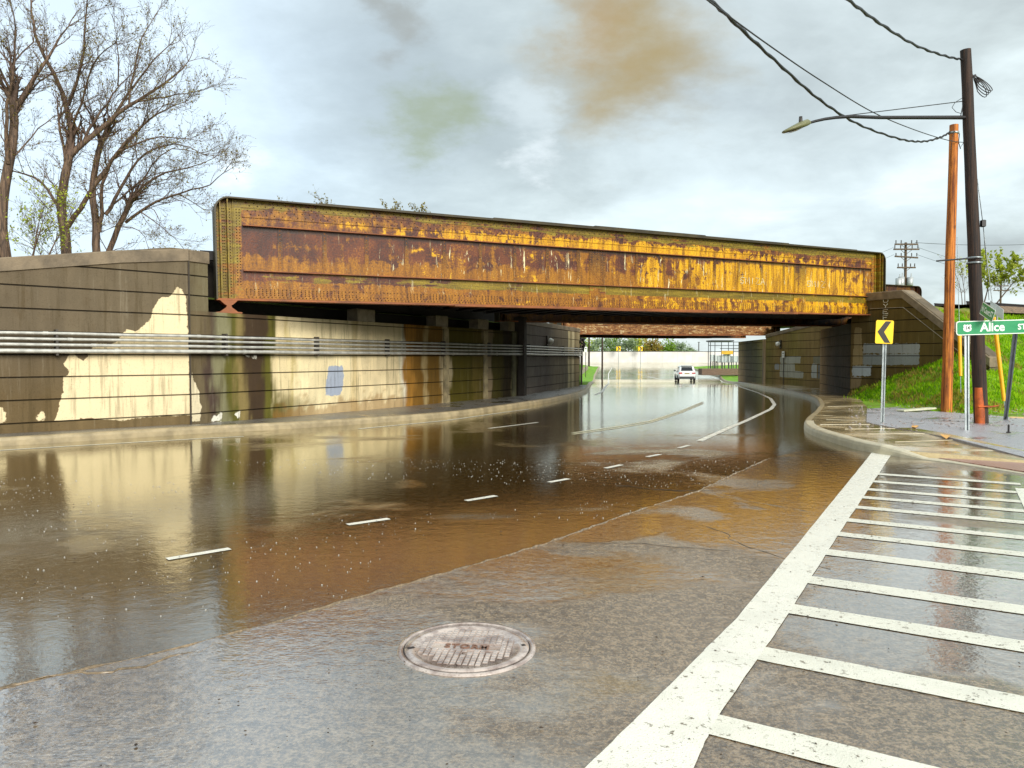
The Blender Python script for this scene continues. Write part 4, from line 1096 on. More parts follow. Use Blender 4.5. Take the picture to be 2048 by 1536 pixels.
# lamp and small fittings on the wall between the bridges
def wall_lamp(c, q, lab):
    ang = math.atan2(q.y, q.x)
    root = thing('wall_lamp', lab, 'wall lamp', c)
    mb = MB(); mb.box(c + q * .04, (.06, .16, .5), rz=ang, bev=.01); mb.obj('back_plate', M_PIPED, root)
    mb = MB(); Mx = Matrix.Translation(c + q * .2 + Vector((0, 0, -.02))) @ Matrix.Rotation(ang, 4, 'Z') @ Matrix.Rotation(R(25), 4, 'Y')
    mb.lathe([(.01, .15), (.09, .14), (.13, .07), (.14, 0), (.11, -.09), (.05, -.14), (.01, -.15)], None, 14, M=Mx); mb.obj('lamp_shade', simple('white enamel', (232, 230, 220), .3), root)
def on_wall(u, v, a, b):
    f_ = wall_plane(a, b); s_, z_ = f_(u, v); d_ = (b - a).normalized(); return a + d_ * s_ + Vector((0, 0, z_))
wall_lamp(on_wall(1093, 682, B, C), q3, 'white lamp on the left wall between the two bridges, above the pipes')
qj = -Vector(((Jb - Ja).normalized().y * -1, (Jb - Ja).normalized().x, 0)); qj = qj if qj.x < 0 else -qj
wall_lamp(on_wall(1562, 688, Ja, Jb), qj, 'white lamp on the right wall between the two bridges')
c = on_wall(1570, 709, Ja, Jb) + qj * .12; root = thing('small_sign', 'small white notice sign on a thin post before the grey patched right wall', 'sign', (c.x, c.y, 0))
mb = MB(); mb.box(c, (.26, .02, .38), rz=math.atan2(qj.y, qj.x) + math.pi / 2, bev=.004); mb.obj('plate', simple('white sign sheet', (232, 230, 222), .4), root)
mb = MB(); mb.box(c + qj * .012 + Vector((0, 0, .06)), (.12, .004, .1), rz=math.atan2(qj.y, qj.x) + math.pi / 2); mb.box(c + qj * .012 + Vector((0, 0, -.08)), (.16, .004, .03), rz=math.atan2(qj.y, qj.x) + math.pi / 2); mb.obj('marking', M_PIPED, root)
mb = MB(); mb.tube([Vector((c.x, c.y, G(c.y) + KH)) - qj * .03, c - qj * .03 + Vector((0, 0, .18))], .025, 6); mb.obj('post', M_PIPED, root)
# down pipe cluster at the end of the left wall
c = C + q3 * .12
root = thing('cable_riser', 'black cable bundle and pipes rising at the far end of the left wall', 'cable', (c.x, c.y, 0))
mb = MB()
for o in (0, .09, .2): mb.tube([c + d3 * (-o) + Vector((0, 0, .1)), c + d3 * (-o) + Vector((0, 0, 2.1 + o))], .035, 6)
mb.obj('riser_pipe', M_PIPED, root)
mb = MB(); random.seed(3)
for k in range(5):
    mb.tube([c + Vector((random.uniform(-.2, .2), random.uniform(-.2, .2), 2.0 + .16 * j + random.uniform(-.05, .05))) for j in range(5)], .05, 6)
mb.obj('cable_coil', M_STEELD, root)

# ------------------------------------------------------------------ utility poles, street lamp, cables
random.seed(21)
def wood_mat(name, c, c2, sc_=1.0):
    m, n = newmat(name); p = obj_pos(n)
    g = n.noise(n.mapv(p, (14, 14, .5)), 1.6 * sc_, 6, .7); k = n.noise(p, 2.2, 4, .6)
    col = n.mix(n.ss(g, .4, .62), lin(c2), lin(c)); col = n.mix(n.m('MULTIPLY', n.ss(k, .52, .66), .6), col, n.mix(.5, col, lin(c2)))
    knots = n.ss(n.node('ShaderNodeTexVoronoi', {'Vector': n.mapv(p, (3, 3, 1.4)), 'Scale': 1.3}).outputs['Distance'], .16, .08)
    col = n.mix(n.m('MULTIPLY', knots, .8), col, n.mix(.8, col, (.01, .006, .004, 1)))
    return finish(m, n, col, .75, n.bump(g, .7, .02))
M_POLED = wood_mat('creosoted pole wood', (64, 42, 28), (26, 17, 14))
M_POLEO = wood_mat('orange brown pole wood', (216, 130, 48), (112, 56, 18))
M_ORUST = simple('orange exposed wood', (176, 84, 32), .7, var=.5, scale=4)
M_BLACK = simple('black cable sheath', (22, 20, 22), .5, var=.2)
M_GALV = simple('galvanised steel', (150, 158, 160), .35, metal=.5, var=.15, scale=5)
M_YPLAST = simple('yellow plastic guard', (246, 178, 10), .4, var=.1, scale=3)
def pole(name, lab, base, top, r0, r1, mat, group=None):
    root = thing(name, lab, 'utility pole', base, group)
    mb = MB(); pts = [Vector(base).lerp(Vector(top), k / 10) + Vector((random.gauss(0, .006), random.gauss(0, .006), 0)) * (0 < k < 10) for k in range(11)]
    mb.tube(pts, [r0 + (r1 - r0) * k / 10 for k in range(11)], 16); mb.obj('shaft', mat, root); return root
def bz(x, y): return bank_full(x, y)
# dark pole
Yd = 17.3; db = P(1963, 848, Yd); db.z = bz(db.x, db.y) - .05; dt = P(1931, 100, Yd)
dp = pole('utility_pole', 'tall dark utility pole carrying the street lamp arm', db, dt, .152, .112, M_POLED)
def onpole(base, top, v, Y):          # axis point at a given picture height
    lo, hi = 0, 1
    for _ in range(30):
        m_ = (lo + hi) / 2; p = base.lerp(top, m_); vv = 768 - (((p.z - CAMZ) * math.cos(PITCH) + p.y * math.sin(PITCH)) / (p.y * math.cos(PITCH) - (p.z - CAMZ) * math.sin(PITCH))) * F
        if vv > v: lo = m_
        else: hi = m_
    return p
pd_ = lambda v: onpole(db, dt, v, Yd)
# splintered reinforcement stub at the foot
mb = MB(); e1 = pd_(846) + Vector((-.10, -.11, -.05)); e2 = pd_(775) + Vector((-.10, -.11, 0))
mb.tube([e1, e1.lerp(e2, .35) + Vector((.01, 0, 0)), e1.lerp(e2, .75), e2], [.10, .10, .085, .075], 9); mb.obj('stub', M_ORUST, dp)
mb = MB(); a = pd_(812); mb.tube([a + Vector((-.18, -.2, 0)), a + Vector((.2, -.2, 0))], .02, 6); mb.tube([a + Vector((.1, -.19, -.01)), a + Vector((.3, -.16, .02))], .018, 6); mb.obj('bolt', M_ORUST, dp)
for v in (516, 526):
    a = pd_(v); mb = MB(); mb.lathe([(.155, -.018), (.165, -.018), (.165, .018), (.155, .018)], a, 18); mb.obj('band', M_GALV, dp)
mb = MB(); mb.tube([pd_(517) + Vector((0, -.15, 0)), P(1873, 522, Yd - .3)], .018, 6); mb.obj('side_rod', M_BLACK, dp)
mb = MB(); a = pd_(470)
c = P(1966, 447, Yd - .1); mb.box(c, (.09, .09, .16), bev=.015); mb.tube([P(1957, 380, Yd), c], .006, 4); mb.tube([c, P(1972, 520, Yd), P(1978, 600, Yd + .1)], .006, 4); mb.obj('down_lead', M_BLACK, dp)
# coil of cable near the top
mb = MB()
k0 = pd_(118)
mb.tube([k0, P(1942, 148, Yd), P(1958, 165, Yd - .1)], .022, 6)
for j in range(4):
    a0 = P(1945, 150 + j * 3, Yd - .1); loop = []
    for k in range(17):
        t = k / 16 * 2 * math.pi; L_ = 1 - math.cos(t)
        loop.append(P(1947 + 19 * L_ * (1 - .1 * j), 154 + 13 * L_ + math.sin(t) * (7 + 2 * j) + 3 * j * (L_ > .5), Yd - .12 + .05 * j))
    mb.tube(loop, .010, 5, cap=False)
mb.obj('cable_coil', M_BLACK, dp)
# street lamp arm and head
lamp = thing('street_lamp', 'street lamp with a long thin arm and flat grey head on the dark pole', 'street lamp', tuple(pd_(236)))
arm = [(1936, 235), (1850, 235), (1760, 235), (1700, 233), (1672, 235), (1650, 238), (1632, 242), (1618, 246)]
def armY(u): return Yd - (1936 - u) / 318 * 1.1
mb = MB(); mb.tube([P(u, v, armY(u)) for u, v in arm], [.045, .042, .038, .036, .034, .032, .030, .028], 10); mb.obj('arm', M_BLACK, lamp)
mb = MB(); mb.tube([P(1930, 202, Yd), P(1693, 231, armY(1693))], .010, 5); mb.tube([P(1926, 195, Yd), P(1910, 205, Yd - .1), P(1904, 215, Yd - .1), P(1912, 224, Yd), P(1922, 227, Yd)], .007, 5, cap=False); mb.tube([P(1921, 233, Yd - .02), P(1927, 204, Yd)], .012, 5); mb.obj('brace', M_BLACK, lamp)
ha, hb = P(1619, 245, armY(1619)), P(1567, 264, armY(1567)); t = (hb - ha).normalized(); upv = Vector((0, 0, 1)); sdv = t.cross(upv).normalized(); upv = sdv.cross(t)
mb = MB(); secs = []
L_ = (hb - ha).length
for f, w, hu, hd in ((0, .05, .05, .04), (.08, .10, .085, .05), (.35, .15, .085, .06), (.7, .16, .055, .05), (.93, .12, .035, .035), (1, .06, .02, .02)):
    c = ha + t * (L_ * f); secs.append([c + sdv * (w * math.cos(a)) + upv * ((hu if math.sin(a) > 0 else hd) * math.sin(a)) for a in np.linspace(0, 2 * math.pi, 13)])
mb.grid(secs); mb.add(secs[0][:-1], [tuple(range(12))]); mb.add(secs[-1][:-1], [tuple(range(11, -1, -1))])
M_LHEAD = simple('grey green lamp housing', (120, 120, 84), .45, var=.15); head = mb.obj('lamp_head', M_LHEAD, lamp)
mb = MB(); c = ha + t * .2 + upv * .10; mb.lathe([(.001, .09), (.035, .085), (.04, 0), (.04, -.03)], c, 10); mb.obj('photocell', M_PIPED, lamp)
mb = MB(); c = ha + t * (L_ * .58) - upv * .055; mb.grid([[c + t * (a * .22) + sdv * (b * .1) - upv * (.02 * (1 - abs(a) ** 2) * (1 - abs(b))) for b in (-1, -.5, 0, .5, 1)] for a in (-1, -.5, 0, .5, 1)]); mb.obj('lens', simple('lamp lens', (178, 176, 150), .2), lamp)
# orange pole
Yo = 21.6; ob = P(1893, 808, Yo); ob.z = bz(ob.x, ob.y) - .08; ot = P(1908, 250, Yo)
opole = pole('utility_pole', 'orange brown wooden pole, shorter, left of the dark utility pole', ob, ot, .148, .115, M_POLEO)
mb = MB(); a = P(1908, 262, Yo - .13)
mb.tube([a, P(1905, 275, Yo - .15), P(1902, 300, Yo - .14)], .008, 4); mb.tube([a, P(1916, 268, Yo - .1), P(1914, 280, Yo), P(1921, 295, Yo), P(1928, 284, Yo)], .010, 5); mb.tube([P(1912, 262, Yo), P(1919, 268, Yo), P(1917, 284, Yo), P(1921, 298, Yo)], .012, 5)
mb.obj('wire_tails', M_BLACK, opole)
mb = MB(); a = onpole(ob, ot, 266, Yo); mb.lathe([(.125, -.03), (.14, -.02), (.14, .02), (.125, .03)], a, 14); mb.obj('clamp', M_GALV, opole)
# cables
def cable(pts, r, lab, lumpy=False, n_=60, group='cables overhead'):
    P3 = [Vector(p) for p in pts]; out = []
    d_ = P3[0] - P3[1]; P3 = [P3[0] + d_ * 7 + Vector((0, 0, 1.2)), P3[0] + d_ * 3 + Vector((0, 0, .2))] + P3      # carried on over the viewer towards the next pole
    k = len(P3)
    for i in range(k - 1):
        p0, p1, p2_, p3 = P3[max(i - 1, 0)], P3[i], P3[i + 1], P3[min(i + 2, k - 1)]
        m_ = n_ // (k - 1)
        for j in range(m_):
            t = j / m_; out.append(.5 * ((2 * p1) + (-p0 + p2_) * t + (2 * p0 - 5 * p1 + 4 * p2_ - p3) * t * t + (-p0 + 3 * p1 - 3 * p2_ + p3) * t ** 3))
    out.append(P3[-1]); rr = [r * (1.25 if lumpy and i % 3 == 0 else 1) for i in range(len(out))]
    if lumpy: out = [p + Vector((0, 0, .012 * math.sin(i * 1.7))) for i, p in enumerate(out)]
    mb = MB(); mb.tube(out, rr, 6); o = mb.obj('cable', M_BLACK); return tag(o, lab, 'cable', group)
cable([P(1640, -50, 10), P(1697, 0, 11.5), P(1760, 47, 13.2), P(1830, 90, 15.2), P(1890, 112, 16.6), P(1925, 119, Yd - .05)], .022, 'thick black cable sloping from the top edge to the top of the dark pole', True, 75)
cable([P(1370, -50, 9.5), P(1440, 18, 11), P(1540, 112, 13.2), P(1640, 200, 15.8), P(1720, 250, 17.8), P(1800, 278, 19.6), P(1845, 283, 20.6), P(1880, 275, 21.2), P(1900, 264, Yo - .12)], .024, 'sagging black cable that swings under the lamp arm to the orange pole top', True, 120)
cable([P(1362, -50, 8.5), P(1415, 0, 9.4), P(1540, 92, 11.8), P(1640, 160, 14), P(1745, 224, 16.6), P(1830, 260, 19), P(1898, 281, 21), P(1934, 285, 22)], .011, 'thin straight black wire crossing the lamp arm and passing behind the orange pole', False, 80)

# ------------------------------------------------------------------ guy wire guards
for (u0, v0, u1, v1, lab) in ((1919, 668, 1921, 752, 'yellow guy wire guard left of the dark pole, just right of the orange pole'), (1992, 668, 2008, 802, 'long yellow guy wire guard leaning right of the dark pole')):
    Yg = 20.5 if u0 < 1950 else 18.4
    a, b = P(u1, v1, Yg), P(u0, v0, Yg + .15); b2_ = b + (b - a) * .25; mb = MB()
    root = thing('guy_wire_guard', lab, 'guy guard', (a.x, a.y, a.z), 'yellow guy wire guards')
    mb.tube([a, b2_], [.045, .05], 8); mb.obj('guard_tube', M_YPLAST, root)
    mb = MB(); g = a - (b - a).normalized() * .45; g.z = max(g.z, bz(g.x, g.y) - .1); mb.tube([g, b2_ + (b - a) * 2.1], .009, 4); mb.obj('guy_wire', M_GALV, root)

# ------------------------------------------------------------------ signs
M_YSIGN = simple('yellow reflective sheeting', (255, 208, 4), .4, var=.03)
M_BSIGN = simple('black sign film', (26, 22, 14), .45, var=.1)
M_GSIGN = simple('green reflective sheeting', (0, 140, 84), .35, var=.06)
M_WSIGN = simple('white sign lettering', (240, 246, 238), .4, var=.02)
M_GREYB = simple('bare aluminium', (176, 180, 180), .4, metal=.3, var=.1)
def rrect(w, h, r, k=5):
    out = []
    for cx, cy, a0 in ((w / 2 - r, h / 2 - r, 0), (-w / 2 + r, h / 2 - r, 90), (-w / 2 + r, -h / 2 + r, 180), (w / 2 - r, -h / 2 + r, 270)):
        for i in range(k + 1): a = R(a0 + 90 * i / k); out.append((cx + r * math.cos(a), cy + r * math.sin(a)))
    return out
def face(c, yaw, tilt=0.0):             # sign frame: x right, y up, z towards the viewer
    return Matrix.Translation(c) @ Matrix.Rotation(yaw, 4, 'Z') @ Matrix.Rotation(tilt, 4, 'Y') @ Matrix(((1, 0, 0, 0), (0, 0, -1, 0), (0, 1, 0, 0), (0, 0, 0, 1)))
def chevron(name, lab, c, w, h, yaw, left, ground, posts=1, group=None, tilt=0.0, foot=None):
    root = thing(name, lab, 'road sign', (foot or c)[:2] + (ground,) if isinstance(foot, tuple) else (c.x, c.y, ground), group)
    Mx = face(c, yaw, tilt); mb = MB(); mb.prism(rrect(w, h, .035), -.002, 0, M=Mx); plate = mb.obj('plate', M_YSIGN, root)
    s_ = -1 if left else 1; mb = MB()
    pts = [(-.36, 1), (.06, 0), (-.36, -1)]
    a = .46 * h
    sh = [(-.30 * w * s_ + x, y) for x, y in ()]
    tip = s_ * .40 * w; bk_ = -s_ * .36 * w; th = .30 * w * s_
    poly = [(tip, 0), (bk_ + th * 1.1, a), (bk_ - 0 * th, a), (tip - th * 1.25, 0), (bk_, -a), (bk_ + th * 1.1, -a)]
    poly = poly if left else poly[::-1]
    from mathutils.geometry import tessellate_polygon
    v3 = [Vector((x, y, 0)) for x, y in poly]; mb.add([Mx @ Vector((x, y, .003)) for x, y in poly], tessellate_polygon([v3])); mb.obj('arrow', M_BSIGN, plate)
    return root, Mx
Yc = 17.3
gp = P(1764, 848, Yc); gz = G(gp.y) + KH; gp = PG(1764, 848, KH)
cc_ = P(1769, 664, gp.y - .04)
w_ = 34.5 / F * gp.y; h_ = 46.5 / F * gp.y
root, Mx = chevron('chevron_sign', 'yellow sign with a black chevron pointing left, on a galvanised post', cc_, w_, h_, R(-3), True, gz, tilt=R(2.2))
mb = MB(); a = Vector((gp.x, gp.y, gp.z - .1)); b = P(1770, 646, gp.y + .02)
def u_post(mb, a, b, w=.045):
    d = (b - a); L_ = d.length; z_ = d.normalized(); x_ = Vector((1, 0, 0)); x_ = (x_ - z_ * x_.dot(z_)).normalized(); y_ = z_.cross(x_)
    prof = [(-1.1, -.15), (-.6, -.15), (-.45, .45), (.45, .45), (.6, -.15), (1.1, -.15), (1.1, -.28), (.5, -.28), (.35, .32), (-.35, .32), (-.5, -.28), (-1.1, -.28)]
    vs = [p0 + x_ * (px * w) + y_ * (py * w) for p0 in (a, b) for px, py in prof]; k = len(prof)
    mb.add(vs, [(i, (i + 1) % k, k + (i + 1) % k, k + i) for i in range(k)])
u_post(mb, a, b, .04); mb.obj('post', M_GALV, root)
# street name sign on two posts
ga = PG(1934, 858, KH); Ys = ga.y
zs = lambda u, v: P(u, v, Ys)
root = thing('street_name_sign', 'long green street name sign reading Alice ST, on two grey posts', 'street sign', (ga.x, ga.y, ga.z))
c0_, c1_ = zs(1911, 657), zs(2110, 651); wS = (c1_ - c0_).length; hS = 28 / F * Ys; cS = (c0_ + c1_) / 2 + Vector((0, -.03, 0))
rollS = -math.atan2(c1_.z - c0_.z, c1_.x - c0_.x)
MS = face(cS, 0, rollS)
mb = MB(); mb.prism(rrect(wS, hS, .05), -.004, 0, M=MS); mb.obj('panel', M_WSIGN, root)
mb = MB(); mb.prism(rrect(wS - .035, hS - .035, .038), .0, .003, M=MS); gpan = mb.obj('green_field', M_GSIGN, root)
px = lambda u: (u - (1911 + 2110) / 2) * Ys / F
text_mesh('Alice', hS * .86, MS @ Matrix.Translation((px(1983), .0, .005)), .001, .006).obj('lettering', M_WSIGN, gpan)
text_mesh('ST', hS * .56, MS @ Matrix.Translation((px(2041.5), -.01, .005)), .001, .004).obj('lettering', M_WSIGN, gpan)
sh_ = [(-.5, .35), (-.38, .5), (-.12, .42), (0, .5), (.12, .42), (.38, .5), (.5, .35), (.44, .12), (.52, -.1), (.44, -.35), (.2, -.46), (0, -.54), (-.2, -.46), (-.44, -.35), (-.52, -.1), (-.44, .12)]
mb = MB(); mb.prism([(x * .17 + px(1933), y * .15) for x, y in sh_][::-1], .003, .006, M=MS); shd = mb.obj('route_shield', M_WSIGN, gpan)
text_mesh('14', .10, MS @ Matrix.Translation((px(1933), 0, .0075)), .0005, .003).obj('route_number', M_BSIGN, gpan)
for (u, v, ub, vb) in ((1933, 668, 1934, 859), (2031, 664, 2010, 822)):
    bg_ = PG(ub, vb, KH) if ub < 2000 else P(ub, vb, 18.6)
    if ub > 2000: bg_.z = min(bg_.z, bz(bg_.x, bg_.y))
    tp = P(u, v - 22, Ys + .04) if ub < 2000 else P(u, v - 4, Ys + .06)
    mb = MB(); u_post(mb, Vector((bg_.x, bg_.y, bg_.z - .1)), tp, .045); mb.obj('post', M_GALV, root)
# two small blades on top
root = thing('street_name_sign', 'small tilted green street name blade on top of the long green sign', 'street sign', tuple(P(1984, 640, Ys)))
q = [P(1964, 602, Ys + .3), P(1989, 619, Ys - .36), P(1987, 647, Ys - .36), P(1960, 628, Ys + .3)]
ex = (q[1] - q[0]).normalized(); ey = (q[0] - q[3]); ey = (ey - ex * ey.dot(ex)).normalized(); ez = ex.cross(ey)
cB = sum(q, Vector()) / 4; wB = ((q[1] - q[0]).length + (q[2] - q[3]).length) / 2; hB = ((q[0] - q[3]).length + (q[1] - q[2]).length) / 2 * .94
MBl = Matrix.Translation(cB) @ Matrix(((ex.x, ey.x, ez.x, 0), (ex.y, ey.y, ez.y, 0), (ex.z, ey.z, ez.z, 0), (0, 0, 0, 1)))
mb = MB(); mb.prism(rrect(wB, hB, .02), -.004, 0, M=MBl); mb.obj('panel', M_WSIGN, root)
mb = MB(); mb.prism(rrect(wB - .03, hB - .03, .015), 0, .002, M=MBl); gf = mb.obj('green_field', M_GSIGN, root)
tm = text_mesh('N Court ST', hB * .62, MBl @ Matrix.Translation((0, 0, .004)) @ Matrix.Scale(wB / (hB * 3.6), 4, (1, 0, 0)), .001, .004); tm.obj('lettering', M_WSIGN, gf)
root = thing('street_name_sign', 'bare grey back of a street name blade, behind the small green one', 'street sign', tuple(P(1995, 640, Ys)))
q = [P(1981, 601, Ys + .1), P(2007, 619, Ys - .2), P(2006, 640, Ys - .2), P(1981, 622, Ys + .1)]
mb = MB(); n_ = (q[1] - q[0]).cross(q[3] - q[0]).normalized() * .006
mb.add([p - n_ for p in q] + [p + n_ for p in q], [(0, 1, 2, 3), (7, 6, 5, 4), (0, 4, 5, 1), (1, 5, 6, 2), (2, 6, 7, 3), (3, 7, 4, 0)]); mb.obj('panel', M_GREYB, root)
mb = MB(); mb.tube([P(1994, 652, Ys), P(1994, 622, Ys)], .02, 6); mb.obj('bracket', M_GALV, root)
# far chevrons
for u, yy in ((1237, 148), (1281, 148)):
    g = P(u, 725, yy); g.z = G(yy); c = P(u, 697.5, yy)
    root, _ = chevron('chevron_sign', 'small far yellow chevron sign pointing right, %s of the two before the white wall' % ('left' if u < 1260 else 'right'), c, .82, .92, 0, False, G(yy), group='far chevron signs before the white wall')
    mb = MB(); mb.tube([g, c + Vector((0, .02, 0))], .05, 6); mb.obj('post', M_GALV, root)

# ------------------------------------------------------------------ storm sewer cover
mc = PG(934, 1297); Rm = .382
root = thing('manhole_cover', 'round cast iron STORM sewer cover set in the wet asphalt', 'manhole cover', (mc.x, mc.y, .004))
m, n = newmat('wet cast iron'); p = geo_pos(n)
a = n.noise(p, 9, 5, .6); f = n.noise(p, 70, 3, .6)
colm = n.mix(n.ss(a, .38, .66), lin((200, 184, 174)), lin((136, 116, 108))); colm = n.mix(n.m('MULTIPLY', n.ss(f, .55, .7), .5), colm, lin((92, 62, 48)))
M_IRON = finish(m, n, colm, n.m('MULTIPLY_ADD', a, .3, .10), n.bump(f, .35, .006), metal=.1, spec=1.0, coat=1.0, coat_r=.06)
M_IROND = simple('cover joint', (40, 30, 26), .5)
m0 = Vector((mc.x, mc.y, .0))
mb = MB(); mb.lathe([(Rm, .0), (Rm - .006, .014), (Rm - .03, .016), (Rm - .034, .006)], m0, 64); mb.obj('frame_ring', M_IRON, root)
mb = MB(); mb.lathe([(Rm - .030, .0065), (Rm - .045, .0068), (0.0, .0068)], m0, 64); mb.obj('joint', M_IROND, root)
mb = MB(); mb.lathe([(Rm - .040, .007), (Rm - .042, .015), (Rm - .10, .015), (Rm - .104, .0095), (0, .0095)], m0, 64); cov = mb.obj('cover', M_IRON, root)
mb = MB(); rot = R(-7); cr_, sr_ = math.cos(rot), math.sin(rot); g_ = .0335; k = 0
for i in range(-9, 10):
    for j in range(-9, 10):
        x, y = i * g_, j * g_
        if math.hypot(x, y) > Rm - .125: continue
        if abs(x) < .20 and -.062 < y < .05: continue
        if random.random() < .03: continue
        mb.box(m0 + Vector((x * cr_ - y * sr_, x * sr_ + y * cr_, .012)), (.026, .026, .007), rz=rot, bev=.002)
mb.obj('raised_squares', M_IRON, cov)
mb = MB()
for x, y, w, h in ((0, .042, .40, .008), (0, -.052, .40, .008), (-.2, -.005, .008, .10), (.2, -.005, .008, .10)): mb.box(m0 + Vector((x * cr_ - y * sr_, x * sr_ + y * cr_, .0125)), (w, h, .007), rz=rot)
mb.obj('letter_frame', M_IRON, cov)
text_mesh('STORM', .072, Matrix.Translation(m0 + Vector((0, -.004, .012))) @ Matrix.Rotation(rot, 4, 'Z'), .003, .001, 1.1).obj('lettering', simple('rusty raised letters', (124, 92, 76), .5), cov)
for x_, y_, w__ in ((-.305, -.03, .04), (.31, .01, .022)):
    mb = MB(); mb.box(m0 + Vector((x_, y_, .0155)), (w__, .024, .002), rz=.5); mb.obj('pick_hole', M_IROND, cov)

# plank on the grass and small litter
pa, pb = P(1801, 808, 21.2), P(1866, 795, 21.8)
pa.z = bz(pa.x, pa.y) + .06; pb.z = bz(pb.x, pb.y) + .1
mb = MB(); d = (pb - pa); cx = (pa + pb) / 2; Mx = Matrix.Translation(cx) @ d.to_track_quat('X', 'Z').to_matrix().to_4x4()
mb.box(None, (d.length, .24, .05), M=Mx, bev=.01)
tag(mb.obj('plank', simple('pale weathered plank', (196, 196, 170), .6, var=.15, bumps=.3)), 'pale broken plank lying on the grass beside the orange pole', 'plank')
mb = MB(); a = P(2020, 803, 19); b = P(2075, 818, 18.6); a.z = bz(a.x, a.y) + .04; b.z = bz(b.x, b.y) + .04; mb.tube([a, b], .04, 7)
tag(mb.obj('log', simple('pale stripped branch', (206, 176, 128), .7)), 'pale stripped branch lying on the grass at the right edge', 'branch')
sp = PG(2017, 866, KH); mb = MB(); mb.lathe([(.04, 0), (.04, .02), (.018, .03), (.018, .16), (.001, .17)], Vector((sp.x, sp.y, sp.z)), 8)
tag(mb.obj('valve_stub', M_STEELD), 'short black stub standing in the asphalt right of the dark pole', 'stub')

# ------------------------------------------------------------------ trees
M_BARK = wood_mat('dark bark', (122, 98, 78), (58, 44, 36))
M_TWIG = simple('fine twigs', (98, 78, 66), .8, var=.3)
def leaf_mat(name, c1, c2, tr=.35):
    m, n = newmat(name); p = geo_pos(n); a = n.noise(p, 2.2, 4, .7)
    col = n.mix(n.ss(a, .35, .65), lin(c1), lin(c2))
    d = n.node('ShaderNodeBsdfDiffuse', {'Color': col}).outputs[0]; t = n.node('ShaderNodeBsdfTranslucent', {'Color': col}).outputs[0]
    n.node('ShaderNodeOutputMaterial', {'Surface': n.node('ShaderNodeMixShader', {0: tr, 1: d, 2: t}).outputs[0]}); return m
M_BUD = leaf_mat('brown green buds', (120, 104, 50), (150, 140, 74))
M_LEAFY = leaf_mat('young yellow green leaves', (150, 168, 40), (196, 204, 92))
M_LEAFG = leaf_mat('fresh green leaves', (96, 132, 40), (140, 170, 60))
M_LEAFO = leaf_mat('orange brown young leaves', (160, 120, 60), (140, 146, 70))
M_LEAFP = leaf_mat('pale grey green leaves', (130, 150, 110), (160, 176, 140))
rnd = random.Random(5)
def rv(s=1): return Vector((rnd.gauss(0, s), rnd.gauss(0, s), rnd.gauss(0, s)))
def leaf(mb, p, s, mi=0):
    a = rv().normalized() * s; b = rv(); b = (b - a * (b.dot(a) / a.length_squared)).normalized() * s * .55
    mb.add([p - a, p + b, p + a, p - b], [(0, 1, 2, 3)], mi)
def grow(tw, lf, p, d, L, r, lvl, leaf_n, ls, up=.10, wig=.16, kids=5, minlvl=3):
    n_ = 5 if lvl == 1 else 4 if lvl == 2 else 3; pts = [p]; rr = [r]
    for i in range(n_):
        d = (d + Vector((0, 0, up)) + rv(wig)).normalized(); p = p + d * (L / n_); pts.append(p); rr.append(max(r * (1 - .8 * (i + 1) / n_), .0035))
    tw.tube(pts, rr, 4 if lvl == 1 else 3, cap=False)
    if lvl < minlvl:
        for k in range(kids):
            f = .25 + .75 * (k + rnd.random()) / kids; i = min(int(f * n_), n_ - 1); q = pts[i].lerp(pts[i + 1], f * n_ - i); t = (pts[i + 1] - pts[i]).normalized()
            s = rv(); s = (s - t * s.dot(t)).normalized()
            grow(tw, lf, q, (t * .75 + s * rnd.uniform(.35, .8)).normalized(), L * rnd.uniform(.38, .62), r * .5, lvl + 1, leaf_n, ls, up, wig, kids, minlvl)
    else:
        for k in range(leaf_n):
            leaf(lf, pts[rnd.randint(1, n_)] + rv(.03), ls * rnd.uniform(.6, 1.4))
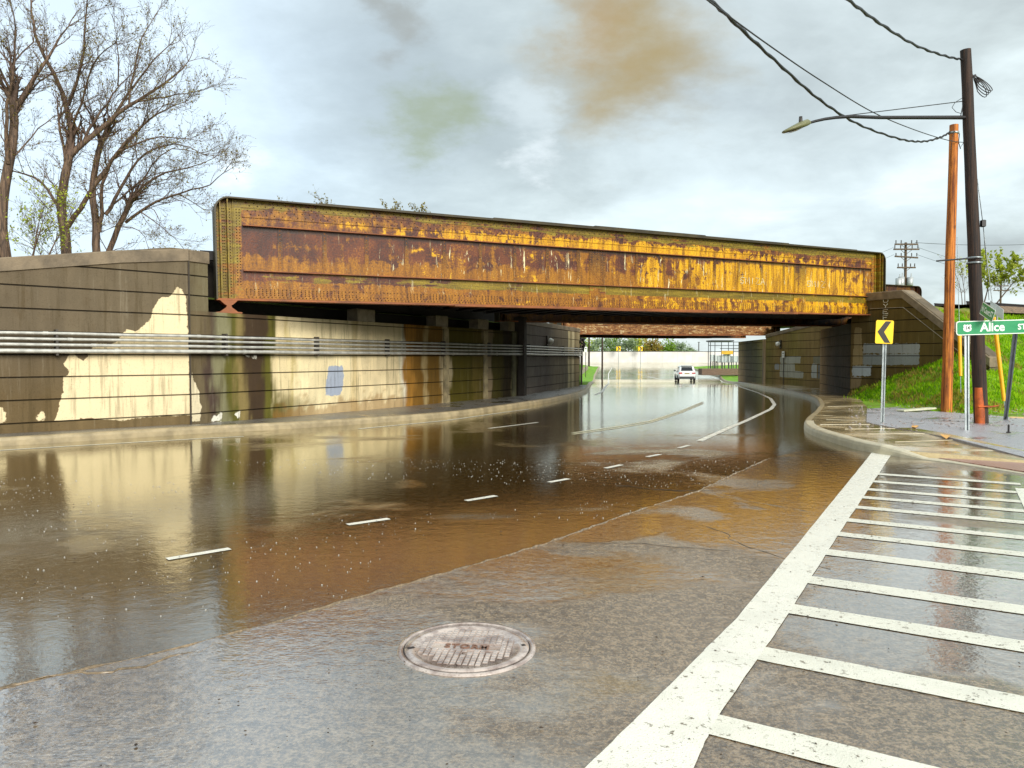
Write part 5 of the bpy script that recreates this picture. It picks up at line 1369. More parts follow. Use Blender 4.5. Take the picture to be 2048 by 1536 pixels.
def traced_tree(name, lab, Y0, z0, limbs, group, leaf_n=1, dens=.42, seed=1):
    """limbs: (points in the photograph, radius at both ends, drift in depth); the first is the trunk"""
    rnd.seed(seed)
    u0, v0 = limbs[0][0][0]; b = P(u0, v0, Y0); base = (b.x, b.y, z0)
    root = thing(name, lab, 'tree', base, group)
    tm = MB(); tw = MB(); lf = MB()
    for li, (px, r0, r1, drift) in enumerate(limbs):
        k = len(px); pts = []
        for i, (u, v) in enumerate(px):
            f = i / max(1, k - 1); pts.append(P(u, v, Y0 + (drift[0] + (drift[1] - drift[0]) * f)))
        if li == 0: pts = [Vector((b.x, b.y, z0 - .2)), Vector((b.x, b.y, z0 + .2))] + pts[0:] if z0 < b.z - .3 else pts
        out = []
        for i in range(len(pts) - 1):
            m_ = max(1, int((pts[i + 1] - pts[i]).length / .35))
            for j in range(m_): out.append(pts[i].lerp(pts[i + 1], j / m_))
        out.append(pts[-1]); out = smooth_pts(out, 2)
        out = [p + (rv(.018) if 0 < i < len(out) - 1 else Vector()) for i, p in enumerate(out)]
        rr = [r0 + (r1 - r0) * i / (len(out) - 1) for i in range(len(out))]
        if li == 0: rr[0] *= 1.5; rr[1] *= 1.25
        rr = [x * .82 for x in rr]; tm.tube(out, rr, 9 if r0 > .08 else 6)
        # side growth
        tot = sum((b_ - a_).length for a_, b_ in zip(out[:-1], out[1:])); acc = 0; nxt = tot * (.6 if li == 0 else .22)
        for i in range(len(out) - 1):
            acc += (out[i + 1] - out[i]).length
            while acc > nxt:
                f = nxt / tot; t = (out[i + 1] - out[i]).normalized(); s = rv(); s = (s - t * s.dot(t)).normalized(); rloc = rr[i]
                L = rnd.uniform(.7, 1.5) * (1.2 - .45 * f)
                grow(tw, lf, out[i], (t * .7 + s * rnd.uniform(.4, .9)).normalized(), L, min(.022, rloc * .5), 1, leaf_n, .035, .08, .17, 5)
                nxt += dens * rnd.uniform(.6, 1.4)
        for _ in range(3): grow(tw, lf, out[-1], ((out[-1] - out[-2]).normalized() + rv(.3)).normalized(), 1.1, r1 * .8, 1, leaf_n, .035, .08, .17, 5)
    tm.obj('trunk', M_BARK, root); cr = tw.obj('crown', M_TWIG, root)
    if lf.v: lf.obj('buds', M_BUD, cr)
    return root
def c1(*pts): return [(x / 2.844, y / 2.844) for x, y in pts]
GT = 'bare budding trees behind the left retaining wall'
traced_tree('budding_tree', 'bare budding tree at the left edge, its thick trunk rising behind the retaining wall', 26.5, 3.5, [
    (c1((28, 1470), (15, 1300), (5, 1150), (30, 1050), (55, 950), (75, 840), (80, 700), (75, 600)), .27, .16, (0, .3)),
    (c1((45, 930), (40, 830), (25, 740), (40, 600), (60, 500), (75, 430)), .09, .05, (0, -.8)),
    (c1((60, 520), (0, 390), (-60, 260)), .06, .03, (.2, -1)), (c1((75, 430), (90, 280), (95, 150), (60, 20)), .045, .02, (-.5, -1)),
    (c1((80, 620), (140, 540), (200, 440), (270, 330), (340, 220), (390, 150)), .12, .025, (.3, 1.2)),
    (c1((100, 640), (140, 560), (215, 460), (330, 400), (440, 390)), .05, .02, (.3, 2.0)),
    (c1((75, 610), (70, 460), (40, 400), (110, 300), (190, 240)), .07, .025, (.3, 1.6)),
    (c1((90, 880), (180, 770), (260, 690), (360, 645)), .035, .012, (.2, 1.8))], GT, dens=.36, seed=3)
traced_tree('budding_tree', 'bare budding tree with a forked trunk and a dead stub, second from the left', 28, 3.5, [
    (c1((382, 1455), (370, 1330), (345, 1180), (355, 1050), (375, 940), (395, 880)), .25, .17, (0, 0)),
    (c1((380, 920), (400, 800), (395, 700), (385, 590), (330, 470), (280, 370), (235, 290), (200, 240), (200, 180), (180, 70), (175, -40)), .14, .03, (0, .8)),
    (c1((390, 600), (410, 510), (480, 385), (475, 290), (480, 180), (490, 30), (500, -60)), .07, .02, (.2, -1)),
    (c1((400, 760), (440, 650), (485, 540), (495, 430), (520, 350), (600, 290), (650, 250)), .06, .018, (0, -1.4)),
    (c1((395, 890), (480, 800), (570, 740), (660, 655), (735, 590), (860, 530), (940, 470), (1010, 430), (1070, 350)), .14, .02, (0, 1.4)),
    (c1((735, 590), (750, 450), (780, 330), (800, 220), (870, 110)), .055, .016, (.8, 1.8)),
    (c1((735, 590), (880, 560), (1000, 540), (1120, 520)), .045, .014, (.8, .2)),
    (c1((480, 800), (540, 680), (610, 590), (670, 490), (740, 430)), .07, .02, (.2, 1.4)), (c1((670, 490), (680, 380), (670, 260), (650, 130)), .035, .012, (.9, .2)),
    (c1((372, 912), (352, 830), (340, 740), (335, 680)), .065, .045, (0, -.3)),
    (c1((340, 1190), (280, 1080), (210, 1005), (140, 975), (20, 968)), .075, .022, (0, .9)),
    (c1((385, 1290), (460, 1185), (520, 1090), (600, 970), (670, 860), (770, 760), (880, 640), (1000, 600), (1050, 580)), .12, .016, (0, -1.5)),
    (c1((670, 860), (780, 820), (900, 760), (1000, 790), (1080, 790)), .045, .014, (-1, -.2))], GT, dens=.38, seed=5)
traced_tree('budding_tree', 'bare budding tree with two close curving stems, third from the left', 29, 3.5, [
    (c1((548, 1450), (550, 1330), (535, 1200), (525, 1060), (535, 950), (560, 850), (575, 810)), .22, .12, (0, 0)),
    (c1((575, 810), (600, 740), (650, 680), (690, 580), (760, 490), (840, 380), (900, 300), (960, 260)), .085, .02, (0, 1.5)), (c1((570, 820), (550, 700), (520, 620), (495, 550)), .045, .02, (0, -.8)),
    (c1((565, 1320), (590, 1220), (560, 1100), (600, 1000), (640, 880), (700, 820), (780, 760), (830, 690), (930, 600)), .10, .018, (0, -1.2)),
    (c1((600, 1220), (620, 1180), (690, 1080), (740, 960), (820, 870), (900, 820), (1000, 790), (1080, 830), (1160, 880)), .09, .015, (0, .8)),
    (c1((620, 1180), (700, 1130), (740, 1060), (850, 1000), (900, 960), (1000, 970)), .05, .014, (0, 2)),
    (c1((535, 1060), (600, 950), (640, 900), (700, 860), (780, 740), (860, 640)), .06, .016, (0, 1)),
    (c1((700, 1280), (650, 1290), (600, 1310)), .03, .012, (0, .4))], GT, dens=.38, seed=8)
traced_tree('budding_tree', 'bare budding tree leaning far right towards the bridge, fourth from the left', 29.8, 3.5, [
    (c1((605, 1450), (640, 1360), (680, 1270), (715, 1210)), .16, .12, (0, 0)),
    (c1((700, 1250), (740, 1150), (800, 1060), (880, 1010), (950, 970), (1060, 965), (1150, 935), (1215, 900)), .085, .015, (0, 1)),
    (c1((715, 1265), (800, 1200), (880, 1145), (1020, 1105), (1100, 1065), (1200, 1065), (1245, 1000), (1275, 980)), .075, .014, (0, -1)),
    (c1((800, 1205), (860, 1230), (920, 1290), (975, 1340)), .03, .012, (-.3, .3)), (c1((1020, 1105), (1080, 1130), (1160, 1190)), .03, .010, (-.6, 0)),
    (c1((690, 1290), (760, 1280), (830, 1330), (840, 1400)), .025, .010, (0, -.6)),
    (c1((720, 1200), (760, 1080), (830, 1000), (900, 880), (960, 830), (1060, 820), (1130, 870)), .06, .014, (0, 2)),
    (c1((710, 1230), (780, 1100), (860, 1040), (920, 1030)), .05, .014, (0, 1.5))], GT, dens=.36, seed=13)
def wild_tree(name, lab, base, h, spread, leafm, leaf_n, ls, group=None, seed=1, stems=3, kids=5, cat='tree', lv=3, trunk=.1, minz=.35, lf_=1.0):
    rnd.seed(seed); root = thing(name, lab, cat, base, group); tm = MB(); tw = MB(); lf = MB(); b = Vector(base)
    for s_ in range(stems):
        a = rnd.uniform(0, 6.28); d = Vector((math.cos(a) * spread * .35, math.sin(a) * spread * .35, 1)).normalized(); p = b - Vector((0, 0, .1)); pts = [p]
        for i in range(7): d = (d + rv(.07)).normalized(); p = p + d * h * .85 / 7; pts.append(p)
        rr = [trunk * (1 - .85 * i / 7) for i in range(8)]; tm.tube(pts, rr, 7)
        for i in range(2, 8):
            for _ in range(3 if i < 7 else 4):
                if pts[i].z - b.z < h * minz: continue
                a = rnd.uniform(0, 6.28); dd = Vector((math.cos(a) * spread, math.sin(a) * spread, .75)).normalized()
                grow(tw, lf, pts[i], dd, h * lf_ * rnd.uniform(.22, .36) * (1.25 - .09 * i), trunk * .22, 1, leaf_n, ls, .09, .15, kids, lv)
    tm.obj('trunk', M_BARK, root); cr = tw.obj('crown', M_TWIG, root)
    if lf.v: lf.obj('leaves', leafm, cr)
    return root
b = P(36, 515, 24.5); wild_tree('young_tree', 'low young tree with sparse fresh green leaves between the two leftmost bare trunks', (b.x, b.y, 3.4), 4.0, 1.1, M_LEAFY, 1, .045, seed=4, stems=3, kids=4, trunk=.05)
b = P(118, 500, 25.5); wild_tree('young_tree', 'small fresh green sapling at the foot of the second bare trunk', (b.x, b.y, 3.4), 3.1, 1.0, M_LEAFY, 1, .05, seed=9, stems=2, kids=3, trunk=.035)
for i, (u, Yt, vt, lm, nl, lab) in enumerate(((668, 58, 372, M_BUD, 1, 'sparse bare treetop above the rusty girder, left of the leafier one'), (742, 58, 372, M_BUD, 2, 'brown budding treetop above the rusty girder, the larger of the two'), (500, 62, 390, M_BUD, 1, 'tiny leafy treetops just above the left end of the rusty girder'), (868, 66, 416, M_BUD, 1, 'faint sparse treetop just above the middle of the rusty girder'))):
    tp = P(u, vt, Yt); wild_tree('distant_tree', lab, (tp.x, tp.y, 2.0), (tp.z - 2.0) * 1.0, .55, lm, nl, .09, 'treetops beyond the bridge', 30 + i, 2, 5, trunk=.12, minz=.6, lf_=(.50, .50, .3, .3)[i])
b = P(1965, 600, 44); tr_ = wild_tree('leafy_tree', 'yellow green leafy tree on the embankment, right of the dark utility pole', (b.x, b.y, 3.7), 4.6, 1.25, M_LEAFY, 3, .10, 'young trees on the right embankment', 52, 2, 5, trunk=.06, minz=.3)
b = P(1927, 600, 43); wild_tree('leafy_tree', 'thin sparse yellow green sapling between the orange and the dark pole', (b.x, b.y, 3.7), 3.6, .8, M_LEAFY, 1, .06, 'young trees on the right embankment', 55, 2, 3, trunk=.035, minz=.4)
b = P(2068, 600, 42); wild_tree('leafy_tree', 'yellow green tree cut by the right edge of the photo', (b.x, b.y, 3.7), 4.4, 1.0, M_LEAFY, 1, .07, 'young trees on the right embankment', 57, 2, 4, trunk=.05)
# far tree line beyond the pale wall
def mass_tree(name, lab, base, h, w, mats, group, seed):
    rnd.seed(seed); root = thing(name, lab, 'tree', base, group); b = Vector(base)
    tm = MB(); tm.tube([b, b + Vector((.2, 0, h * .35)), b + Vector((0, .2, h * .75))], [.3, .22, .08], 6)
    for _ in range(6): a = b + Vector((0, 0, h * rnd.uniform(.2, .5))); tm.tube([a, a + Vector((rnd.uniform(-w, w) * .4, rnd.uniform(-w, w) * .4, h * .3))], [.1, .03], 4)
    tm.obj('trunk', M_BARK, root)
    lf = MB(); cl = [(b + Vector((rnd.uniform(-w, w) * .42, rnd.uniform(-w, w) * .42, h * rnd.uniform(.22, .95))), rnd.uniform(.14, .26) * w) for _ in range(26)]
    for c, r in cl:
        for _ in range(46): leaf(lf, c + rv(r * .55), rnd.uniform(.14, .34))
    lf.obj('crown', mats, root); return root
fars = [(1150, 168, M_LEAFG, 'green'), (1178, 176, M_LEAFY, 'yellow green'), (1203, 165, M_LEAFP, 'grey green'), (1226, 180, M_LEAFG, 'deeper green'), (1250, 170, M_LEAFP, 'pale'), (1276, 178, M_LEAFY, 'bright yellow green'), (1302, 168, M_LEAFO, 'orange tinged'), (1326, 176, M_LEAFG, 'low green'), (1350, 185, M_LEAFP, 'pale thin'), (1375, 200, M_LEAFP, 'lowest pale')]
wh = ['first', 'second', 'third', 'fourth', 'fifth', 'sixth', 'seventh', 'eighth', 'ninth', 'tenth']
for i, (u, Yt, lm, cn) in enumerate(fars):
    tp = P(u, 725, Yt); hh_ = (5.6, 5.4, 5.0, 5.8, 5.4, 5.6, 5.6, 5.2, 4.4, 3.4)[i]
    mass_tree('distant_tree', f'{cn} tree, {wh[i]} from the left in the tree line beyond the white wall', (tp.x, tp.y, G(Yt) - .1), hh_, 4.6, lm, 'tree line beyond the white wall', 70 + i)

# ------------------------------------------------------------------ far end of the road
m, n = newmat('pale barrier panels'); p = obj_pos(n); px_, py_, pz_ = n.xyz(p)
jx = n.m('ABSOLUTE', n.m('SUBTRACT', n.m('FRACT', n.m('DIVIDE', px_, 3.0)), .5))
colb = n.mix(n.ss(jx, .492, .498), n.mix(n.ss(n.noise(p, .6, 5), .35, .65), lin((216, 212, 204)), lin((228, 226, 220))), lin((184, 178, 168)))
M_BARR = finish(m, n, colb, .7)
root = thing('barrier_wall', 'long low pale concrete wall across the far end of the road', 'wall', (30, 150, .6))
mb = MB(); mb.box((27, 150, 1.6), (96, .4, 2.3)); mb.obj('panels', M_BARR, root)
mb = MB(); mb.box((27, 149.99, 2.80), (96, .5, .09)); mb.obj('cap', simple('dark cap', (84, 84, 80), .6), root)
M_POLEF = wood_mat('far pole wood', (110, 90, 66), (60, 50, 40))
for u, Yt, r, lab, mt in ((1163.5, 96, .15, 'pale brown wooden pole seen through the underpass, leftmost of three', M_POLEF), (1178, 118, .15, 'dark greenish pole seen through the underpass, middle of three', M_POLED), (1204.5, 132, .16, 'dark pole seen through the underpass, rightmost of three', M_POLED)):
    b = P(u, 725, Yt); pole('utility_pole', lab, Vector((b.x, b.y, G(Yt))), Vector((b.x, b.y, G(Yt) + 9)), r, r * .8, mt, 'poles beyond the underpass')
b = P(1171.5, 699, 88); root = thing('small_sign', 'small white sign on a thin dark post on the left grass beyond the bridges', 'sign', (b.x, b.y, G(88)))
mb = MB(); mb.box(b, (.34, .03, .62), bev=.01); mb.obj('plate', M_WSIGN, root)
mb = MB(); mb.box(b - Vector((0, .02, -.1)), (.2, .004, .14)); mb.obj('marking', M_PIPED, root)
mb = MB(); mb.tube([Vector((b.x, b.y + .04, G(88))), b + Vector((0, .04, .3))], .04, 6); mb.obj('post', M_PIPED, root)
a_, b_ = PG(1167, 752, .2), PG(1181, 739, .2)
root = thing('low_wall', 'short low pale concrete wall on the left grass verge beyond the bridges', 'wall', (a_.x, a_.y, a_.z - .2))
d_ = b_ - a_; n_seg = 6; mb = MB()
for i in range(n_seg):
    c = a_.lerp(b_, (i + .5) / n_seg); mb.box(Vector((c.x - .5, c.y, G(c.y) + .35)), (d_.length / n_seg * 1.02, .3, .8), rz=math.atan2(d_.y, d_.x), bev=.02)
mb.obj('wall', M_BLOCK, root)
# lamp post far
b = P(1397.5, 703, 175); root = thing('lamp_post', 'thin dark post above the far white wall, left of the electrical frame', 'post', (b.x, b.y, G(175)))
mb = MB(); mb.tube([Vector((b.x, b.y, G(175))), Vector((b.x, b.y, 1.6 + 30 * 175 / 1500))], [.13, .1], 6); mb.obj('shaft', M_PIPED, root); mb = MB(); mb.box((b.x, b.y, 1.6 + 30.5 * 175 / 1500), (.5, .3, .12)); mb.obj('lamp_head', M_PIPED, root)
# electrical frame and cabinets
Ye = 92; q0 = lambda u, v, dy=0: P(u, v, Ye + dy)
bz_ = q0(1447, 742).z
root = thing('switchgear_frame', 'tall thin steel frame with a dark flat roof around the electrical cabinets', 'steel frame', (q0(1447, 742).x, Ye, bz_))
M_FR = simple('dark steel tube', (58, 62, 66), .5)
for u in (1417, 1421, 1430, 1443, 1457, 1467, 1479):
    for dy in ((0, 2.2) if u in (1417, 1443, 1479) else (0,)):
        mb = MB(); a = q0(u, 684, dy); mb.tube([Vector((a.x, Ye + dy, bz_ - .4)), a], .045, 5); mb.obj('column', M_FR, root)
for v, ua, ub in ((684, 1415, 1480), (691, 1417, 1479), (703, 1415, 1445), (697, 1440, 1479)):
    mb = MB(); mb.tube([q0(ua, v), q0(ub, v)], .04, 5); mb.obj('beam', M_FR, root)
mb = MB(); c = (q0(1417, 682) + q0(1462, 682, 2.2)) / 2; mb.box(c, ((q0(1462, 682) - q0(1417, 682)).length, 2.6, .16), bev=.03); mb.obj('roof', M_FR, root)
for i, (ua, ub, va, vb, cn) in enumerate(((1423, 1429, 709, 723, 'small white'), (1430.5, 1435, 710, 723, 'narrow pale'), (1436, 1449, 711, 725, 'grey'), (1450, 1462, 708, 725, 'tallest grey'), (1463.5, 1477, 712, 725, 'rightmost grey'))):
    a, b = q0(ua, va), q0(ub, vb); c = (a + b) / 2
    root = thing('electrical_cabinet', f'{cn} electrical cabinet inside the steel frame', 'cabinet', (c.x, c.y, b.z), 'electrical cabinets')
    mb = MB(); mb.box(c + Vector((0, .5, 0)), (b.x - a.x, .6, a.z - b.z), bev=.03); mb.obj('housing', simple('cabinet grey', (206, 212, 210) if i < 2 else (172, 180, 184), .4, var=.1), root)
    mb = MB(); mb.box(c + Vector((0, .19, .02)), ((b.x - a.x) * .7, .02, (a.z - b.z) * .75), bev=.005); mb.obj('door', simple('cabinet door', (188, 196, 198), .4, var=.1), root)
    for f in (-.35, .35):
        mb = MB(); mb.tube([Vector((c.x + f * (b.x - a.x), c.y + .5, bz_ - .4)), Vector((c.x + f * (b.x - a.x), c.y + .5, b.z + .02))], .06, 5); mb.obj('leg', M_FR, root)
c = q0(1454.5, 705, -.2); root = thing('warning_board', 'yellow orange board fixed above the electrical cabinets', 'sign', tuple(c))
mb = MB(); mb.box(c, (1.4, .04, .42), bev=.01); mb.obj('board', simple('amber board', (206, 160, 30), .5, var=.3, scale=2), root)
c = (q0(1425, 737) + q0(1470, 737)) / 2; root = thing('plinth', 'low brown brick base under the electrical cabinets', 'plinth', (c.x, c.y, bz_ - .4))
m, n = newmat('brown brickwork'); p = obj_pos(n)
bt = n.node('ShaderNodeTexBrick', {'Vector': n.mapv(p, (1, 1, 1), rot=(math.pi / 2, 0, 0)), 'Color1': lin((110, 78, 58)), 'Color2': lin((84, 60, 44)), 'Mortar': lin((150, 140, 124)), 'Scale': 4.0}).outputs[0]
mb = MB(); mb.box((c.x - .3, c.y, bz_ - .1), (5.2, 1.8, .8), bev=.03); mb.obj('brick_base', finish(m, n, bt, .8), root)

# parked on the far right horizon: distribution poles
def dist_pole(Yp, u, vtop, arms, lab, scale=1.0, cans=()):
    b = P(u, 597, Yp); top = P(u + .5, vtop, Yp); root = thing('utility_pole', lab, 'utility pole', (b.x, b.y, 3.6), 'distribution poles on the skyline')
    mb = MB(); mb.tube([Vector((b.x, b.y, 3.4)), top], [.14, .10], 8); mb.obj('shaft', M_POLEF, root)  # shaft and crossarms in a paler wood, distance haze painted in
    for v, hw, sl in arms:
        c = P(u, v, Yp); a, d = c + Vector((-hw, -.14, sl)), c + Vector((hw, -.14, -sl)); mb = MB()
        Mx = Matrix.Translation((a + d) / 2) @ (d - a).to_track_quat('X', 'Z').to_matrix().to_4x4(); mb.box(None, ((d - a).length, .1, .12), M=Mx)
        for s_ in (-1, 1): mb.tube([c + Vector((s_ * hw * .5, -.14, 0)), c + Vector((0, -.1, -hw * .38))], .02, 4)
        ar = mb.obj('crossarm', M_POLEF, root); 
        for f in (-.9, -.45, .45, .9):
            mb = MB(); mb.lathe([(.001, .3), (.05, .28), (.035, .2), (.05, .14), (.03, .06), (.02, 0)], c + Vector((hw * f, -.14, .04)), 7); mb.obj('insulator', M_PIPED, ar)
    for du, v0, v1 in cans:
        a, d = P(u + du, v0, Yp - .2), P(u + du, v1, Yp - .2); mb = MB(); r = .24
        mb.lathe([(.001, a.z - d.z), (r, a.z - d.z - .03), (r, .05), (r * .9, 0), (.001, 0)], d, 12); mb.tube([a + Vector((.08, 0, 0)), a + Vector((.1, 0, .3))], .04, 5); mb.obj('transformer', M_GREYB, root)
    return root
dist_pole(62, 1811, 485, ((489, .95, 0), (499, 1.05, 0), (514.5, .95, .06), (535.5, .75, 0)), 'utility pole with four crossarms and grey transformers on the skyline, right of the bridge', 1, ((-14, 556, 573), (-8.5, 553, 572), (9, 554, 571)))
dist_pole(95, 2001.5, 562, ((572, .9, 0), (581, 1.0, 0)), 'smaller far utility pole on the skyline, behind the yellow green tree')
def wire(a, b, sag, lab, r=.012):
    pts = [a.lerp(b, i / 16) - Vector((0, 0, sag * 4 * (i / 16) * (1 - i / 16))) for i in range(17)]; mb = MB(); mb.tube(pts, r, 4); return tag(mb.obj('power_line', M_BLACK), lab, 'power line', 'thin power lines on the skyline')
c = lambda u, v, y=62: P(u, v, y) + Vector((0, 0, .2))
wire(c(1830, 490), c(2160, 486, 70), .3, 'thin power line running right from the top crossarm of the skyline pole', .02)
for v, vl, vr in ((499, 528, 560), (514, 540, 575)):
    wire(c(1788, v), c(1660, vl + 4, 58), .3, 'thin power line running left behind the bridge from crossarm %s' % ('two' if v == 499 else 'three'))
    wire(c(1834, v), c(2150, vr + 10, 72), .5, 'thin power line sloping down to the right from crossarm %s' % ('two' if v == 499 else 'three'))
wire(P(2003, 575, 95), P(2160, 592, 99), .3, 'thin power line running right from the smaller far pole')

# ------------------------------------------------------------------ white car
cy = 80.0; cxp = P(1379, 764, cy).x
car = thing('parked_car' if False else 'car', 'white SUV driving away on the wet road beyond the underpass', 'car', (cxp, cy + 2.2, G(cy + 1.2)))
car.rotation_euler = (0, 0, R(-7))
m, n = newmat('white car paint'); M_CAR = finish(m, n, lin((232, 236, 236)), .25, coat=.6)
M_GLASS = simple('dark tinted glass', (18, 20, 22), .08, var=.1, coat=.5)
M_TYRE = simple('tyre rubber', (24, 22, 22), .8); M_RIM = simple('alloy rim', (150, 152, 154), .3, metal=.6); M_TL = simple('red tail lamp', (190, 20, 16), .25, coat=.5)
st_ = [(-2.28, .78, .42, .86), (-2.22, .86, .30, .98), (-1.9, .91, .24, 1.02), (-1.2, .93, .22, 1.02), (0, .93, .22, 1.0), (1.0, .92, .22, .98), (1.7, .89, .24, .90), (2.1, .82, .28, .80), (2.26, .68, .36, .68)]
mb = MB(); rows = []
for y, w, z0, z1 in st_:
    zc = (z0 + z1) / 2
    rows.append([Vector(q_) for q_ in ((-w * .86, y, z0), (-w * .97, y, z0 + .1), (-w, y, zc), (-w * .985, y, z1 - .12), (-w * .9, y, z1), (0, y, z1 + .03), (w * .9, y, z1), (w * .985, y, z1 - .12), (w, y, zc), (w * .97, y, z0 + .1), (w * .86, y, z0), (-w * .86, y, z0))])
mb.grid(rows, flip=True); mb.add(rows[0][:-1], [tuple(range(11))]); mb.add(rows[-1][:-1], [tuple(range(10, -1, -1))])
gh = [(-2.14, .84, 1.0, 1.02), (-1.86, .74, 1.0, 1.56), (-1.4, .72, 1.0, 1.64), (-.5, .73, 1.0, 1.66), (.25, .72, 1.0, 1.60), (1.15, .80, .96, 1.0)]
rows = [[Vector(q_) for q_ in ((-w0_, y, z0), (-(w0_ + (.72 - w0_) * 1), y, z1 - .05), (-.6, y, z1), (0, y, z1 + .015), (.6, y, z1), ((w0_ + (.72 - w0_) * 1), y, z1 - .05), (w0_, y, z0))] for y, w_x, z0, z1 in gh for w0_ in (.86,)]
mb.grid(rows, flip=True); body = mb.obj('body', M_CAR, car, local=True)
mb = MB(); mb.add([(-.62, -2.115, 1.10), (.62, -2.115, 1.10), (.56, -1.905, 1.50), (-.56, -1.905, 1.50)], [(0, 1, 2, 3)]); mb.obj('rear_window', M_GLASS, car, local=True)
for s_ in (-1, 1):
    mb = MB(); mb.add([(s_ * .853, -1.75, 1.06), (s_ * .853, .75, 1.04), (s_ * .745, .2, 1.50), (s_ * .745, -1.55, 1.50)], [(0, 1, 2, 3)]); mb.obj('side_window', M_GLASS, car, local=True)
    mb = MB(); mb.box((s_ * 1.02, .72, 1.08), (.2, .12, .15), bev=.03); mb.obj('mirror', M_BSIGN, car, local=True)
    mb = MB(); mb.box((s_ * .68, -2.25, .86), (.36, .1, .15), bev=.03); mb.obj('tail_light', M_TL, car, local=True)
    for y in (-1.45, 1.4):
        w = thing('wheel', None, None, (s_ * .84, y, .34)); w.parent = car
        Mx = Matrix.Rotation(math.pi / 2, 4, 'Y')
        mb = MB(); mb.lathe([(.2, -.11), (.31, -.11), (.345, -.07), (.345, .07), (.31, .11), (.2, .11)], None, 20, M=Mx); mb.obj('tyre', M_TYRE, w, local=True)
        mb = MB(); mb.lathe([(.001, .06), (.08, .09), (.2, .10), (.2, -.10), (.001, -.06)], None, 20, M=Mx); mb.obj('rim', M_RIM, w, local=True)
mb = MB(); mb.box((0, -2.24, .40), (1.56, .14, .24), bev=.04); mb.obj('rear_bumper', simple('dark lower bumper', (60, 62, 64), .6), car, local=True)
mb = MB(); mb.box((0, -2.275, .84), (.5, .02, .12)); mb.obj('number_plate', simple('number plate', (150, 130, 70), .5), car, local=True)
mb = MB(); mb.box((0, -1.86, 1.63), (1.2, .3, .04), bev=.01); mb.obj('spoiler', M_BSIGN, car, local=True)

# ------------------------------------------------------------------ grass and falling rain on the road
random.seed(99)
M_BLADE = leaf_mat('grass blades', (104, 160, 14), (160, 196, 40), .3); M_BLADE2 = leaf_mat('dry grass blades', (150, 150, 50), (176, 150, 84), .3)
mb = MB(); cnt = 0
while cnt < 26000:
    x, y = rng.uniform(8, 32), rng.uniform(15, 40)
    if not keep(x, y) or abs((x) / y) > .75: continue
    h = bank_h(x, y); fl = floorz(x, y)
    if h < fl + .02 and rng.random() > (.16 if y > 19.5 and h > fl - .3 else 0): continue
    if h > 3.5 or (y > 24 and rng.random() < .3): continue
    z = bank_full(x, y); s = rng.uniform(.05, .13) * (1.3 if rng.random() < .2 else 1); a = rng.uniform(0, 6.28); w = .014 + s * .1
    dry = fbm(x * .9, y * .9, 3) > .60 and rng.random() < .7
    lx, ly = rng.normal(0, .4) * s, rng.normal(0, .4) * s
    mb.add([(x - w * math.cos(a), y - w * math.sin(a), z - .02), (x + w * math.cos(a), y + w * math.sin(a), z - .02), (x + lx, y + ly, z + s)], [(0, 1, 2)], 1 if dry else 0); cnt += 1
tag(mb.obj('grass', [M_BLADE, M_BLADE2]), 'short bright wet grass growing over the right embankment slope', 'grass', kind='stuff')
mb = MB()
for _ in range(1500):
    x, y = rng.uniform(14 * .3, 20), rng.uniform(15.5, 24)
    if not (.45 < x / y < .72) or bank_h(x, y) > floorz(x, y) + .05: continue
    z = max(G(y) + KH + .014, bank_full(x, y)); r = rng.uniform(.008, .035)
    mb.lathe([(r, 0), (r * .8, r * .5), (.001, r * .7)], Vector((x, y, z)), 5)
tag(mb.obj('gravel', simple('loose gravel', (150, 140, 136), .8, var=.5, scale=30)), 'loose gravel and dead leaves scattered on the grey asphalt corner', 'gravel', kind='stuff')
m, n = newmat('splashing rain water'); M_SPL = finish(m, n, (.42, .40, .36, 1), .15, spec=1.0)
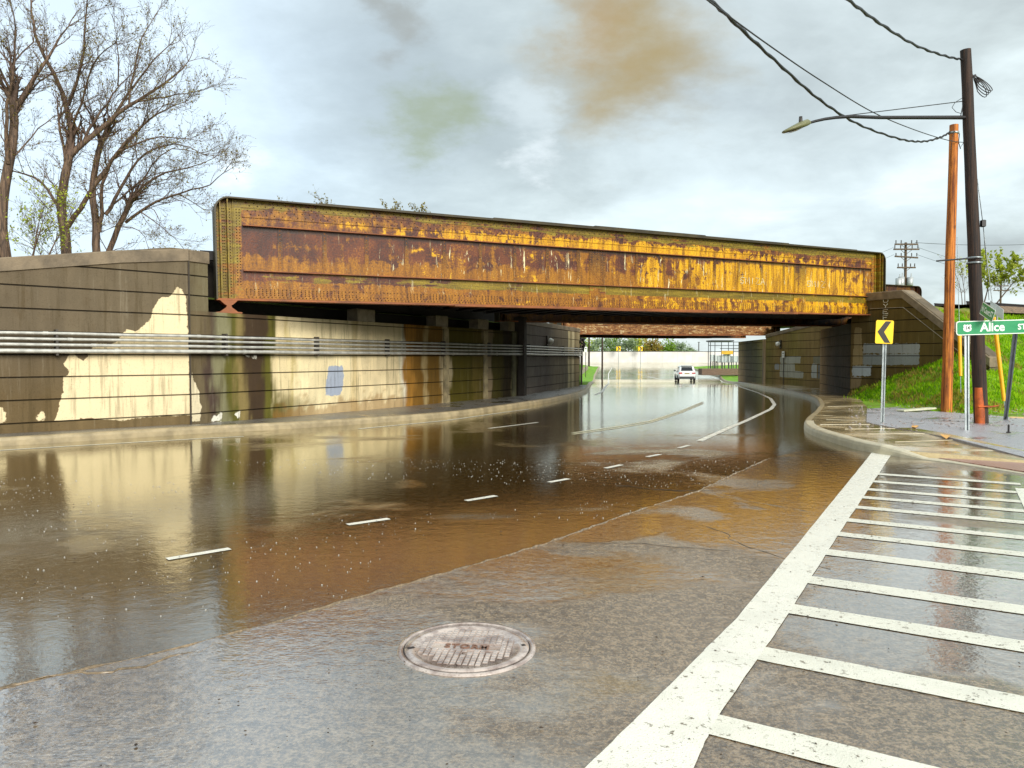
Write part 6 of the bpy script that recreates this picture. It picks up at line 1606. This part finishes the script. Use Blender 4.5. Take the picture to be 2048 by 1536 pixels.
mb = MB(); sx = [p.x for p in seam]; sy = [p.y for p in seam]
for _ in range(4600):
    t = rng.random(); y = 3.2 + 8.5 * t ** .9; x = rng.uniform(-10, 4.2)
    if abs(x / y) > .72 or y < np.interp(x, sx, sy) + .05: continue
    if fbm(x * .5 + 9, y * .8, 3) < .47: continue
    r = .0014 + .0036 * rng.random() ** 3 + .00010 * y
    k = 1; z = G(y) + .002
    mb.lathe([(r * 1.3, 0), (r, r * .9), (.0005, r * 1.3)], Vector((x, y, z)), 5)
    if k == 2: mb.lathe([(r * .5, 0), (r * .4, r * .5), (.0005, r * .8)], Vector((x + rng.normal(0, .012), y + rng.normal(0, .01), z + r * 1.5)), 4)
tag(mb.obj('rain_splashes', M_SPL), 'tiny white splashes of raindrops scattered over the flooded lane', 'rain splashes', kind='stuff')

mb = MB()
for _ in range(420):
    y = rng.uniform(1.7, 9); x = rng.uniform(-.7, .72) * y; r = rng.uniform(.002, .006) * (1.8 if rng.random() < .08 else 1)
    a = rng.uniform(0, 3.1); c_, s_ = math.cos(a) * r, math.sin(a) * r; z = .0135
    mb.add([(x - c_ * 1.6, y - s_ * 1.6, z), (x + s_, y - c_, z), (x + c_ * 1.6, y + s_ * 1.6, z), (x - s_, y + c_, z), (x, y, z + r * .7)], [(0, 1, 4), (1, 2, 4), (2, 3, 4), (3, 0, 4)])
tag(mb.obj('grit', simple('dark grit and bud scales', (58, 44, 30), .7, var=.6, scale=40)), 'dark grit and fallen bud scales scattered over the wet asphalt', 'grit', kind='stuff')
# fine cracks in the older asphalt
mb = MB(); rnd.seed(17)
for (x, y, a, L) in ((2.4, 5.6, 2.6, 1.6), (1.3, 9.3, .35, 2.4), (.6, 6.4, .1, 1.2)):
    pts = [Vector((x, y, .0045))]
    while L > 0: a += rnd.gauss(0, .35) * .6; pts.append(pts[-1] + Vector((math.cos(a) * .07, math.sin(a) * .07, 0))); L -= .07
    mb.tube(pts, [rnd.uniform(.002, .0045) for _ in pts], 4)
mb.obj('crack', M_STONE_D, side_road)
